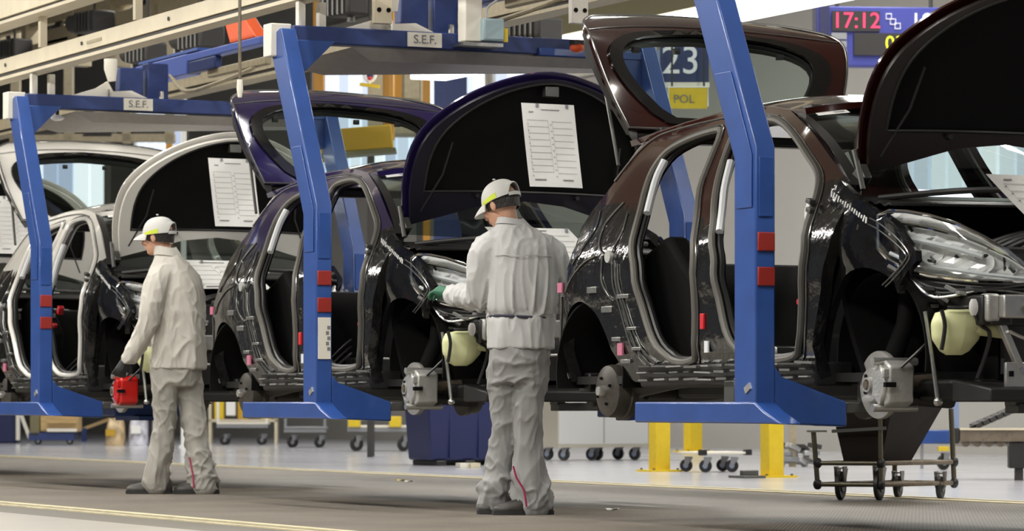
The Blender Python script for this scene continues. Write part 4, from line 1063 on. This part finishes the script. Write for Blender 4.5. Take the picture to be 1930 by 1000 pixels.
# cream column with junction box, on the middle carrier line
p = atX(886, 82, -5.55)
r = thing('drop_column', 'square cream drop column ending in a plate above the violet car', 'column', (p.x, p.y, p.z))
MB().box((0, 0, .36), (.11, .11, .70)).build('column', 'cream_light', r, bevel=.006)
MB().box((0, .05, -.01), (.16, .26, .02)).build('end_plate', 'steel', r)
p = atX(924, 78, -5.50)
r = thing('junction_box', 'pale blue-grey junction box beside the cream drop column', 'box', p)
mat('box_teal', (.33, .44, .47), .5)
MB().box((0, 0, .065), (.10, .135, .13)).build('box_body', 'box_teal', r, bevel=.005)
MB().box((.052, 0, .065), (.006, .12, .115)).build('box_lid', 'box_teal', r, bevel=.002)
MB().tube(smooth_loop([(0, -.03, .13), (.01, -.02, .2), (0, .05, .26), (-.1, .1, .4)], 5, False), .008, 6).build('cable', 'ink_light', r)
MB().cyl((0, .10, .0), (0, .10, .08), .016, 8).build('beacon', 'yellow', r)
for u, lb in ((720, 'cream bracket plate with two holes above the left of the middle beam'), (1090, 'cream bracket plate with two holes at the right end of the middle beam')):
    p = atX(u, 42, -5.6)
    r = thing('bracket_plate', lb, 'bracket', p, 0, 'cream bracket plates')
    MB().box((0, 0, .12), (.05, .11, .26)).build('plate', 'cream_light' if u > 1000 else 'cream', r, bevel=.004)
    for k in (-.03, .03): MB().cyl((.026, k, .07), (.03, k, .07), .014, 10).build('hole', 'black_deep', r)
p = atX(1088, 90, -5.4)
r = thing('marker_lamp', 'small orange marker lamp under the right end of the middle beam', 'lamp', p)
MB().ell((0, 0, 0), (.05, .045, .03), 12, 8).build('lamp_dome', 'orange', r); MB().box((0, 0, .03), (.07, .07, .03)).build('lamp_base', 'dark_gear', r)
p = atX(108, 222, -10.75)
r = thing('dome_lamp', 'small white dome lamp below the left carrier beam', 'lamp', p)
MB().ell((0, 0, 0), (.05, .05, .022), 14, 8).build('lamp_dome', 'lamp_white', r); MB().cyl((0, 0, .01), (0, 0, .11), .014, 8).build('lamp_stem', 'dark_gear', r)
# low strip luminaire hanging behind the line
mat('tube_white', (.9, .9, .88), .4, emit=(1.0, .98, .93), es=5.0)
mat('olive', (.16, .145, .075), .5)
r = thing('strip_lamp', 'long glowing white strip lamp with olive housing behind the line', 'lamp', (0, 4.4, .10))
MB().box((-6.0, 0, 3.33), (16.5, .34, .10)).build('diffuser', 'tube_white', r, bevel=.01)
MB().prism([(-.18, 3.385), (.18, 3.385), (.12, 3.56), (-.12, 3.56)], 'x', -14.2, 2.2).build('housing', 'olive', r)
for x in (-13, -9.5, -6, -2.5, 1): MB().cyl((x, 0, 3.55), (x, 0, 9.05), .012, 6).build('suspension_rod', 'dark_gear', r)
# ceiling luminaires (housings of the strip lights)
kinds = {}
for i, (x, y, z) in enumerate(LUMS):
    r = thing('ceiling_luminaire', 'long white ceiling luminaire hung high above the assembly line', 'lamp', (x, y, z), 0, 'ceiling luminaires')
    if not kinds:
        kinds['h'] = MB().prism([(-.24, .02), (.24, .02), (.10, .12), (-.10, .12)], 'x', -1.6, 1.6).build('housing', 'lamp_white', r)
        kinds['r'] = MB().cyl((0, 0, .12), (0, 0, 2.8), .012, 6).build('suspension_rod', 'dark_gear', r)
    else:
        for q in kinds.values():
            c = q.copy(); COL.objects.link(c); c.parent = r
# ring signal with yellow bracket
p = atD(697, 145, 30); k = 30/FPX
r = thing('signal_lamp', 'white ring signal lamp on a yellow bracket above the violet tailgate', 'lamp', p, PHI)
MB().tube([(10*k*math.cos(t), 0, 12*k*math.sin(t)+.02) for t in [x*math.pi/10 for x in range(20)]], 3.5*k, 8, True).build('ring', 'lamp_white', r)
MB().ell((0, .01, .02), (6*k, 6*k, 8*k)).build('lens', 'blue_dark', r); MB().ell((0, -.01, -3*k), (4*k, 5*k, 4*k)).build('red_lens', 'red_plastic', r)
MB().box((0, 0, -16*k), (38*k, .05, 6*k), ry=.12).build('bracket', 'yellow', r); MB().box((0, 0, -9*k), (4*k, .04, 12*k)).build('stem', 'lamp_white', r); MB().cyl((0, .02, 12*k), (0, .02, 9.15-p.z), .012, 6).build('suspension_rod', 'dark_gear', r)

# ================================================================ boards on the far side
mat('board_blue', (.045, .055, .30), .5)
mat('board_side', (.02, .022, .08), .6)
mat('screen_dark', (.03, .028, .028), .3)
mat('led_red', (.3, 0, .02), .5, emit=(1.0, .06, .16), es=1.6)
mat('led_yellow', (.3, .3, 0), .5, emit=(.85, .95, .05), es=1.3)
mat('letter_white', (.75, .76, .80), .5, emit=(.75, .78, .85), es=.25)
d = 33.0; k = d/FPX; p = atD(1672, 125, d)
r = thing('display_board', 'blue production display board with red clock and yellow counter', 'display board', p, PHI+.10)
W, Hh = 268*k, 112*k
MB().box((0, .1, Hh/2), (W, .2, Hh)).build('cabinet', 'board_blue', r, bevel=.01)
MB().box((-W/2-.002, .1, Hh/2), (.01, .2, Hh)).build('side_panel', 'board_side', r)
MB().box((-W/2+.07, -.004, Hh/2), (.10, .01, Hh)).build('side_panel', 'board_side', r)
def bp(u, v): return ((u-1672)*k, (125-v)*k)
def brd(name, u0, v0, u1, v1, m_, y=-.012):
    a, b_ = bp(u0, v0), bp(u1, v1); return MB().box(((a[0]+b_[0])/2, y, (a[1]+b_[1])/2), (b_[0]-a[0], .02, a[1]-b_[1])).build(name, m_, r)
c1 = brd('clock_screen', 1566, 22, 1657, 60, 'screen_dark'); c2 = brd('counter_screen', 1608, 63, 1740, 105, 'screen_dark')
for i, v in enumerate((63, 78, 93)): brd('caption_plate', 1565, v+12, 1594, v, 'caster_grey')
x_, z_ = bp(1612, 41); text_mesh('clock_digits', '17:12', 42*k, 'led_red', c1, (x_, -.026, z_), (math.pi/2, 0, 0), .002)
x_, z_ = bp(1686, 83); text_mesh('counter_digits', '03', 38*k, 'led_yellow', c2, (x_, -.026, z_), (math.pi/2, 0, 0), .002)
x_, z_ = bp(1738, 41); text_mesh('number', '19', 44*k, 'letter_white', r, (x_, -.006, z_), (math.pi/2, 0, 0), .003)
for i, (u, v) in enumerate(((1675, 31), (1683, 41), (1692, 49))):
    x_, z_ = bp(u, v); s = 5*k
    MB().tube([(x_-s, -.006, z_-s), (x_+s, -.006, z_-s), (x_+s, -.006, z_+s), (x_-s, -.006, z_+s)], 1.0*k, 4, True).build('link_icon', 'letter_white', r)
for u in (1580, 1760):
    MB().cyl((bp(u, 0)[0], .1, Hh), (bp(u, 0)[0], .1, Hh+1.2), .02, 8).build('suspension_rod', 'dark_gear', r)
# bay number sign seen through the maroon tailgate glass
d = 29.0; k = d/FPX; p = atD(1290, 152, d)
r = thing('bay_sign', 'dark blue bay sign with large white number 23', 'sign', p, PHI)
MB().box((0, .02, 38*k), (92*k, .04, 86*k)).build('panel', 'blue_dark', r)
text_mesh('number', '23', 74*k, 'letter_white', r, (-7*k, -.004, 36*k), (math.pi/2, 0, 0), .003)
MB().box((5*k, .0, -8*k), (84*k, .05, 9*k)).build('ledge', 'lamp_white', r)
MB().cyl((0, .03, 80*k), (0, .03, 6.0), .02, 8).build('suspension_rod', 'dark_gear', r)
p = atD(1297, 192, d-.15)
r = thing('post_board', 'small yellow notice board below the number 23 sign', 'sign', p, PHI)
MB().box((0, .02, 8*k), (72*k, .03, 40*k)).build('panel', 'yellow', r)
text_mesh('lettering', 'POL', 22*k, 'ink', r, (-8*k, .003, 5*k), (math.pi/2, 0, 0), .003)
MB().tube([(-37*k, .0, -8*k), (-37*k, 0, 28*k), (37*k, 0, 28*k), (37*k, 0, -8*k)], 1.5*k, 6).build('frame', 'lamp_white', r)
for x_ in (-30*k, 30*k): MB().cyl((x_, .03, 26*k), (x_, .03, 9.15-p.z), .01, 6).build('suspension_rod', 'dark_gear', r)
# cream duct elbow beside the sign
p = atD(1208, 190, 30); k = 30/FPX
r = thing('duct_elbow', 'cream bent sheet metal duct beside the number sign', 'duct', p, PHI)
MB().tube([(-28*k, 0, 70*k), (-12*k, 0, 40*k), (0, 0, 12*k), (10*k, 0, -40*k)], 14*k, 4).build('duct', 'cream_light', r, angle=20)
MB().tube([(26*k, 0, 95*k), (24*k, 0, 50*k), (40*k, 0, -10*k)], 16*k, 4).build('duct', 'caster_blue', r, angle=20)
MB().cyl((-24*k, 0, 60*k), (-24*k, 0, 9.15-p.z), .02, 6).build('suspension_rod', 'dark_gear', r)

# ================================================================ machinery behind the line, upper middle
def column(name, label, u0, u1, d, mt, cat='column', top=6.5, vtop=None):
    a, b_ = atD((u0+u1)/2, 757, d), (u1-u0)*d/FPX
    r = thing(name, label, cat, (a.x, a.y, 0), PHI)
    h = top if vtop is None else CAMH+(HY-vtop)*d/FPX
    MB().box((0, 0, h/2), (b_, b_*.8, h)).build('shaft', mt, r, bevel=.01)
    MB().box((0, 0, .02), (b_*1.6, b_*1.4, .04)).build('base_plate', mt, r)
    return r
column('guard_column', 'ochre orange steel column behind the violet bonnet', 789, 811, 44, 'ochre_dark')
column('guard_column', 'narrow ochre column beside the far left windows', 313, 325, 46, 'ochre_dark')
column('guard_column', 'white painted column beside the far left windows', 341, 351, 45, 'lamp_white')
column('machine_tower', 'dark navy machine tower left of the bright window', 818, 880, 46, 'blue_dark', 'machine')
p = atD(672, 262, 29); k = 29/FPX
r = thing('crane_beam', 'ochre yellow crane beam seen through the violet tailgate glass', 'crane', p, PHI)
MB().box((0, .1, 0), (135*k, .25, 44*k), ry=-.08).build('beam', 'ochre', r, bevel=.01)
MB().box((-72*k, .1, -10*k), (20*k, .3, 60*k)).build('end_carriage', 'ochre', r, bevel=.01)
MB().box((0, .0, -28*k), (150*k, .3, 8*k), ry=-.08).build('runway', 'olive', r)
MB().cyl((-72*k, .1, 0), (-72*k, .1, 7-p.z), .05, 8).build('hanger', 'ochre_dark', r); MB().cyl((60*k, .1, 0), (60*k, .1, 7-p.z), .05, 8).build('hanger', 'ochre_dark', r)
p = atD(745, 190, 38); k = 38/FPX
r = thing('tan_cabin', 'tan panelled cabin wall behind the signal lamp', 'cabin', (p.x, p.y, 0), PHI)
MB().box((0, 0, p.z+5*k), (100*k, .6, 140*k)).build('wall', 'beige_dull', r)
for x in (-46*k, 46*k):
    for y in (-.25, .25): MB().box((x, y, (p.z-65*k)/2), (.06, .06, p.z-65*k)).build('leg', 'dark_gear', r)
for i in range(3): MB().box((-33*k+33*k*i, -.31, p.z+30*k), (28*k, .02, 60*k)).build('panel', 'ochre_dark' if i == 1 else 'beige_dull', r)
p = atD(150, 300, 44); k = 44/FPX
r = thing('gear_gantry', 'brown gantry carrying dark gear boxes above the white tailgate', 'gantry', (p.x, p.y, 0), PHI)
for i in (-120, -20, 90, 170): MB().box((i*k, 0, (p.z+30*k+9.15)/2), (16*k, .2, 9.15-p.z-30*k)).build('frame_post', 'beige_dull', r)
for z in (40, 75): MB().box((25*k, 0, p.z+z*k), (310*k, .2, 14*k)).build('frame_rail', 'beige_dull', r)
for i, (x, z) in enumerate(((-70, 55), (35, 52), (130, 58))): MB().box((x*k, .1, p.z+z*k), (60*k, .4, 26*k)).build('gear_box', 'dark_gear', r, bevel=.02)
# ================================================================ things on the floor behind the line
def caster(parent, x, y, r_=.05, z=None, mt='caster_blue', turn=0, plate=True):
    w = MB().lathe([(.001, -.016), (r_*.45, -.016), (r_*.5, -.012), (r_*.9, -.016), (r_, -.010), (r_, .010), (r_*.9, .016), (r_*.5, .012), (.001, .016)], (0, 0, 0), 'y', 20).build('caster_wheel', 'rubber_black', parent)
    w.location = (x, y, r_); w.rotation_euler = (0, 0, turn)
    MB().lathe([(.001, -.019), (r_*.42, -.019), (r_*.42, .019), (.001, .019)], (0, 0, 0), 'y', 14).build('wheel_hub', mt, w)
    f = MB()
    for s in (-1, 1): f.prism([(-.012, -.012), (.012, -.012), (.05*r_/.05+.0, r_+.015), (-.01, r_+.015)], 'y', s*.022-.002, s*.022+.002)
    f.box((.02, 0, r_+.018), (.06, .05, .008))
    f.build('caster_fork', 'caster_grey', w)
    return w
def hall_thing(name, label, cat, u, v, group=None, rz=0):
    p = atZ(u, v); return thing(name, label, cat, p, rz, group)
# grey cabinet on casters (hall-aligned): left face looks to -y, wide face to +x
r = hall_thing('rolling_cabinet', 'pale grey cabinet on blue casters behind the maroon car', 'cabinet', 1053, 868)
mat('cab_line', (.30, .30, .30), .6)
MB().box((-.27, .52, .50), (.54, 1.04, .68)).build('cabinet_body', 'cabinet_grey', r, bevel=.01)
MB().box((-.27, -.004, .50), (.53, .012, .67)).build('side_panel', 'cabinet_beige', r)
MB().box((-.27, .52, .15), (.56, 1.06, .03)).build('base_frame', 'cabinet_beige', r)
MB().box((.004, .52, .50), (.01, .01, .64)).build('door_gap', 'cab_line', r)
for x, y in ((-.08, .10), (-.08, .42), (-.08, .92), (-.45, .1), (-.45, .92), (-.3, .6)): caster(r, x, y, .065, turn=.6)
# navy bin
r = hall_thing('storage_bin', 'large navy plastic bin on runners beside the standing worker', 'bin', 866, 876)
w_ = .62
MB().loft([[(-.30, -.40, .05), (.22, -.40, .05), (.22, .34, .05), (-.30, .34, .05)], [(-.33, -.44, .66), (.25, -.44, .66), (.25, .40, .66), (-.33, .40, .66)]]).build('bin_body', 'navy_plastic', r, bevel=.02)
MB().tube([(-.34, -.45, .66), (.26, -.45, .66), (.26, .41, .66), (-.34, .41, .66)], .025, 6, True).build('rim', 'navy_plastic', r)
for y in (-.3, .0, .28): MB().box((-.03, y, .025), (.56, .10, .05)).build('runner', 'black_soft', r, bevel=.01)
for y in (-.2, .1): MB().box((.235, y, .35), (.02, .03, .55)).build('rib', 'navy_plastic', r)
r = hall_thing('wooden_prop', 'light wooden stick leaning against the navy bin', 'stick', 893, 868)
MB().cyl((.06, -.02, .02), (-.02, .13, .26), .02, 8).build('stick', 'cream_light', r)
for i, (u, m_) in enumerate(((872, 'cream_light'), (892, 'cream'))):
    r = hall_thing('timber_block', ('short pale timber block lying at the foot of the navy bin', 'yellowish timber block nearer the worker leg by the navy bin')[i], 'block', u, 881, 'timber blocks')
    MB().box((0, 0, .022), (.10, .10, .044)).build('block', m_, r, bevel=.005)
# guard posts
for u, v, w_, lb, g in ((1243, 888, .165, 'yellow guard post between the grey cabinet and the small dolly', 1), (1455, 899, .165, 'yellow guard post at the right, near the tube cart', 1), (1306, 851, .20, 'far yellow guard post behind the other two', 1)):
    r = hall_thing('guard_post', lb, 'post', u, v, 'yellow guard posts')
    MB().box((0, 0, .36), (w_*.85, w_*.85, .72)).build('post', 'yellow', r, bevel=.008)
    MB().box((0, 0, .008), (w_*1.8, w_*1.8, .016)).build('base_plate', 'yellow', r)
    for a in (-1, 1):
        for b_ in (-1, 1): MB().cyl((a*w_*.7, b_*w_*.7, .01), (a*w_*.7, b_*w_*.7, .03), .012, 6).build('bolt', 'steel_dark', r)
# low flat dolly
r = hall_thing('floor_dolly', 'low cream dolly on small casters between the yellow posts', 'dolly', 1350, 890)
MB().box((-.25, .12, .165), (.42, .48, .02)).build('deck', 'cream_light', r, bevel=.004)
for x, y in ((-.08, -.06), (-.08, .20), (-.42, -.06), (-.42, .30)): caster(r, x, y, .055, turn=.9)
for y in (-.1, .34): MB().box((-.06, y, .17), (.06, .06, .05)).build('corner_bumper', 'rubber_black', r, bevel=.006)
r = hall_thing('foot_bracket', 'flat steel foot bracket lying beside the right yellow post', 'bracket', 1408, 900)
MB().box((0, 0, .01), (.25, .20, .02)).box((0, .02, .04), (.06, .14, .04)).build('bracket', 'steel_dark', r, bevel=.004)
# casters of trolleys standing under the violet car
def trolley(u0, u1, v, lb, block=None, mt='cream_light', hdeck=.26, rr=.07):
    d = .6*FPX/(v-HY); k = d/FPX; r = thing('parts_trolley', lb, 'trolley', atZ((u0+u1)/2, v), PHI, 'parts trolleys')
    W = (u1-u0)*k
    MB().box((0, .25, hdeck), (W, .5, .03)).build('deck', mt, r, bevel=.005)
    MB().box((0, .0, hdeck-.04), (W, .03, .04)).build('edge_rail', 'caster_grey', r)
    for x in (-W/2+.1, W/2-.1):
        for y in (.04, .46): caster(r, x, y, rr, mt='caster_grey', turn=.7)
    for x in (-W/2+.02, W/2-.02): MB().box((x, .02, hdeck+.25), (.035, .035, .5)).build('upright', mt, r)
    if block:
        for u in block: MB().box(((u-(u0+u1)/2)*k, .0, hdeck+.06), (.15, .12, .13)).build('yellow_block', 'yellow', r, bevel=.01)
    return r
trolley(408, 505, 838, 'pale trolley on casters just right of the walking worker', None, 'cream_light', .30, .065)
trolley(535, 615, 843, 'small dark trolley on casters below the violet car rear', None, 'caster_grey', .26, .07)
trolley(655, 775, 850, 'trolley with yellow corner blocks beside the navy bin', (668, 745), 'cream_light', .30, .085)
r = hall_thing('yellow_rack', 'low rack of yellow and white parts behind the pale trolley', 'rack', 450, 836); r.rotation_euler = (0, 0, PHI)
for i, m_ in enumerate(('yellow', 'lamp_white', 'ochre', 'lamp_white', 'yellow')): MB().box((-.35+.17*i, .9, .52+.05*(i % 2)), (.14, .2, .34)).build('part_box', m_, r, bevel=.01)
MB().box((0, .9, .33), (1.0, .3, .04)).build('shelf', 'cream', r)
for x in (-.48, .48): MB().box((x, .9, .4), (.04, .3, .8)).build('upright', 'cream', r)
# crate stack, printed bags and bin at far left
r = hall_thing('crate_stack', 'wooden crates on a dark base under the white car', 'crate', 100, 838); r.rotation_euler = (0, 0, PHI)
k = .6/(838-HY)
MB().box((-5*k, .3, 16*k), (85*k, .5, 14*k)).build('base', 'blue_dark', r)
MB().box((-36*k, .3, 36*k), (18*k, .5, 40*k)).build('crate', 'olive', r, bevel=.01)
MB().box((10*k, .3, 42*k), (72*k, .4, 34*k)).build('crate', 'wood', r, bevel=.01)
MB().box((16*k, .05, 28*k), (56*k, .05, 6*k)).build('crate_slat', 'cream_light', r)
MB().box((16*k, .05, 44*k), (56*k, .05, 5*k)).build('crate_slat', 'wood', r)
for x in (-30*k, 30*k): caster(r, x, .1, .05, mt='caster_grey')
r = hall_thing('plank', 'pale plank sloping beside the wooden crates', 'plank', 178, 832); r.rotation_euler = (0, 0, PHI)
MB().bar((-32*k, .2, 24*k), (28*k, .2, 46*k), .05, 6*k).build('plank', 'wood', r); MB().box((-24*k, .2, 14*k), (10*k, .1, 28*k)).build('trestle', 'blue_dark', r)
for i, (u, w, h, m_, lb) in enumerate(((214, 36, 50, 'print_card', 'brown printed sack at the left of the sack group'), (258, 36, 62, 'print_bag', 'silvery printed sack in the middle of the sack group'), (300, 32, 80, 'print_bag', 'tall silvery printed sack behind the walking worker legs'))):
    r = hall_thing('printed_sack', lb, 'sack', u, 840, 'printed sacks'); r.rotation_euler = (0, 0, PHI); k = .6/(840-HY)
    def sk(a, b): t = 2*math.pi*a; q = 1-.25*b**4; return (w/2*k*math.copysign(abs(math.cos(t))**.6, math.cos(t))*q, .25+.18*math.copysign(abs(math.sin(t))**.6, math.sin(t))*(1-.6*b**3), h*k*b+.02*math.sin(5*t)*b)
    MB().grid(sk, 24, 10).build('sack', m_, r, solid=.004)
    MB().box((0, .25, h*k*.98), (w*k*.75, .10, .04)).build('folded_top', m_, r, bevel=.01)
    MB().box((-.05+.03*i, .065, h*k*.5), (w*k*.5, .012, h*k*.25)).build('printed_label', 'lamp_white' if i else 'ochre', r)
r = hall_thing('navy_crate', 'dark navy crate at the far left edge, below the white car', 'crate', 8, 835); r.rotation_euler = (0, 0, PHI); k = .6/(835-HY)
MB().box((0, .3, 32*k), (44*k, .5, 62*k)).build('crate', 'navy_plastic', r, bevel=.02); MB().box((26*k, .0, 36*k), (7*k, .05, 60*k)).build('corner_post', 'cream_light', r); MB().box((40*k, .0, 32*k), (6*k, .05, 50*k), ry=-.35).build('brace', 'cream_light', r)
# blue scissor bracket below the left carrier
p = atY(215, 772, .3)
r = thing('lift_bracket', 'blue lifting bracket fixed under the front of the white car', 'bracket', p)
MB().box((0, .2, 0), (.30, .5, .09)).build('bracket_arm', 'blue_steel', r, bevel=.01); MB().box((0, .2, -.06), (.5, .20, .03)).build('bracket_plate', 'blue_steel', r)
# ================================================================ right: tube cart with hopper, roller table
r = thing('tube_cart', 'black tube-frame cart on casters at the right, behind the maroon car', 'cart', atZ(1675, 942), PHI)
d = .6*FPX/(942-HY); k = d/FPX
def q(u, v, y=0): return ((u-1675)*k, y, (942-v)*k)
mat('tube_olive', (.14, .125, .085), .25, .6)
posts = [q(1541, 912), q(1657, 912, -.10), q(1812, 912, .35)]
tops = [q(1533, 812), q(1655, 745, -.10), q(1806, 770, .35)]
for a, b_ in zip(posts, tops): MB().cyl(a, b_, .016, 10).build('upright', 'tube_olive', r)
br = q(1705, 912, .55); MB().cyl(br, (br[0], br[1], .30), .016, 10).build('upright', 'tube_olive', r)
for lv in (912, 872):
    dz = (912-lv)*k
    ring = [(p_[0], p_[1], posts[0][2]+dz) for p_ in (posts[0], posts[1], posts[2], br)]
    for i in range(4):
        a, b_ = Vector(ring[i]), Vector(ring[(i+1) % 4]); MB().cyl(a, b_, .015, 10).build('frame_tube', 'tube_olive' if i != 1 else 'brown_iron', r)
        MB().ell(a, (.028, .028, .034), 10, 8).build('joint', 'rubber_black', r)
    for t in (.35, .7):
        a = Vector(ring[0]).lerp(Vector(ring[1]), t); b_ = Vector(ring[3]).lerp(Vector(ring[2]), t); MB().cyl(a, b_, .012, 8).build('frame_tube', 'brown_iron', r)
for u, y, rr in ((1586, .06, .088), (1656, -.03, .092), (1784, .30, .07), (1709, .48, .07)):
    x = (u-1675)*k; c = caster(r, x, y, rr, mt='steel_dark', turn=1.2)
    MB().prism([(-.02, .0), (.02, .0), (.045, rr+.03), (-.045, rr+.03)], 'y', -.030, -.024).prism([(-.02, .0), (.02, .0), (.045, rr+.03), (-.045, rr+.03)], 'y', .024, .030).build('caster_cover', 'tube_olive', c)
MB().box((tops[0][0]+.02, 0, tops[0][2]), (.12, .06, .012)).build('top_plate', 'steel', r)
r = thing('hopper_bin', 'dark brown tapered hopper bin standing on the tube cart', 'bin', atZ(1675, 942)+Vector((0, 0, q(0, 868)[2])), PHI)
def h(u, v, y): return ((u-1675)*k, y, (868-v)*k)
MB().loft([[h(1590, 868, .0), h(1660, 868, -.03), h(1725, 868, .2), h(1650, 868, .35)], [h(1562, 752, -.05), h(1680, 752, -.12), h(1798, 752, .35), h(1640, 752, .50)]]).build('hopper', 'bin_brown', r, angle=20)
MB().tube([h(1562, 752, -.05), h(1680, 752, -.12), h(1798, 752, .35), h(1640, 752, .50)], .012, 6, True).build('rim', 'black_soft', r)
MB().bar(h(1566, 812, -.06), h(1666, 806, -.12), .02, .02).build('handle_bar', 'steel_dark', r)
# roller table and black grating at the right edge
r = thing('roller_table', 'brown roller table with cream edge at the right edge of the picture', 'table', atZ(1880, 905), PHI)
d = .6*FPX/(905-HY); k = d/FPX
def q2(u, v): return ((u-1880)*k, 0, (905-v)*k)
a = q2(1808, 818); b_ = q2(2010, 818)
MB().box(((a[0]+b_[0])/2, 0, a[2]-.01), (b_[0]-a[0], .06, 22*k)).build('side_rail', 'brown_iron', r, bevel=.004)
MB().box(((a[0]+b_[0])/2, -.02, a[2]+10*k), (b_[0]-a[0], .05, 4*k)).build('edge_strip', 'cream', r)
for i in range(14): MB().cyl((a[0]+.05+i*22*k, .0, a[2]-16*k), (a[0]+.05+i*22*k, .6, a[2]-16*k), 8*k, 10).build('roller', 'brown_iron', r)
MB().box((a[0]-.03, .0, a[2]-.01), (12*k, .10, 30*k)).build('end_stop', 'black_soft', r, bevel=.01)
for x in (q2(1922, 0)[0], q2(2005, 0)[0]):
    MB().box((x, .05, a[2]/2), (.06, .06, a[2])).build('leg', 'dark_gear', r)
    MB().box((x, .05, a[2]*.55), (.16, .12, .20)).build('leg_bracket', 'black_soft', r, bevel=.01)
r = thing('tilted_grating', 'black slatted grating leaning on the roller table', 'grating', atZ(1880, 905)+Vector((0, 0, a[2]+12*k)), PHI)
sl = None
MB().bar((q2(1832, 0)[0], .10, .0), (q2(1990, 0)[0], .3, 70*k), .03, .02).build('frame_bar', 'black_soft', r)
for i in range(9):
    x = q2(1848+13*i, 0)[0]; z = (5+5.6*i)*k
    if sl is None: sl = MB().box((0, .25, 0), (11*k, .42, 9*k), ry=-.45).build('slat', 'dark_gear', r); o = sl
    else: o = sl.copy(); COL.objects.link(o)
    o.location = (x, .0, z)
r = thing('blue_stand', 'bright blue steel stand behind the hopper bin', 'stand', atZ(1770, 885), PHI); k = .6/(885-HY)
MB().box((0, .1, 62*k), (72*k, .2, 26*k)).build('tray', 'blue_steel', r, bevel=.01)
for x in (-30, 30): MB().box((x*k, .1, 30*k), (5*k, .05, 56*k)).build('leg', 'caster_grey', r)
MB().box((8*k, .0, 40*k), (20*k, .1, 9*k)).build('yellow_block', 'yellow', r, bevel=.005)
MB().box((32*k, .1, 90*k), (14*k, .1, 90*k)).build('mast', 'caster_blue', r)
caster(r, 8*k, .0, 14*k, mt='caster_grey', turn=.5)
r = thing('parts_pile', 'heap of wrapped parts on the floor behind the tube cart', 'parts', atZ(1505, 880), PHI); k = .6/(880-HY)
rn = random.Random(5)
for i in range(16):
    MB().box(((-45+90*rn.random())*k, .1+.3*rn.random(), (4+38*rn.random())*k), (24*k, .12, 9*k), rz=rn.random(), ry=.6*rn.random()).build('wrapped_part', rn.choice(['steel', 'aluminium', 'caster_grey', 'lamp_white', 'dark_gear']), r, bevel=.006)
MB().box((-8*k, .2, 45*k), (12*k, .1, 90*k)).build('support_post', 'beige_dull', r)
# small litter on the belt
for i, (u, v, m_) in enumerate(((755, 905, 'yellow'), (770, 907, 'cream_light'), (1153, 960, 'lamp_white'))):
    r = thing('litter_scrap', ('tiny yellow scrap on the belt between the workers', 'tiny cream scrap beside the yellow one on the belt', 'tiny white scrap on the belt right of the worker')[i], 'scrap', atZ(u, v))
    MB().grid(lambda a, b: ((a-.5)*.05, (b-.5)*.07, .004+.006*math.sin(a*5+b*4)), 4, 4).build('scrap', m_, r, solid=.002)
bpy.context.view_layer.update()
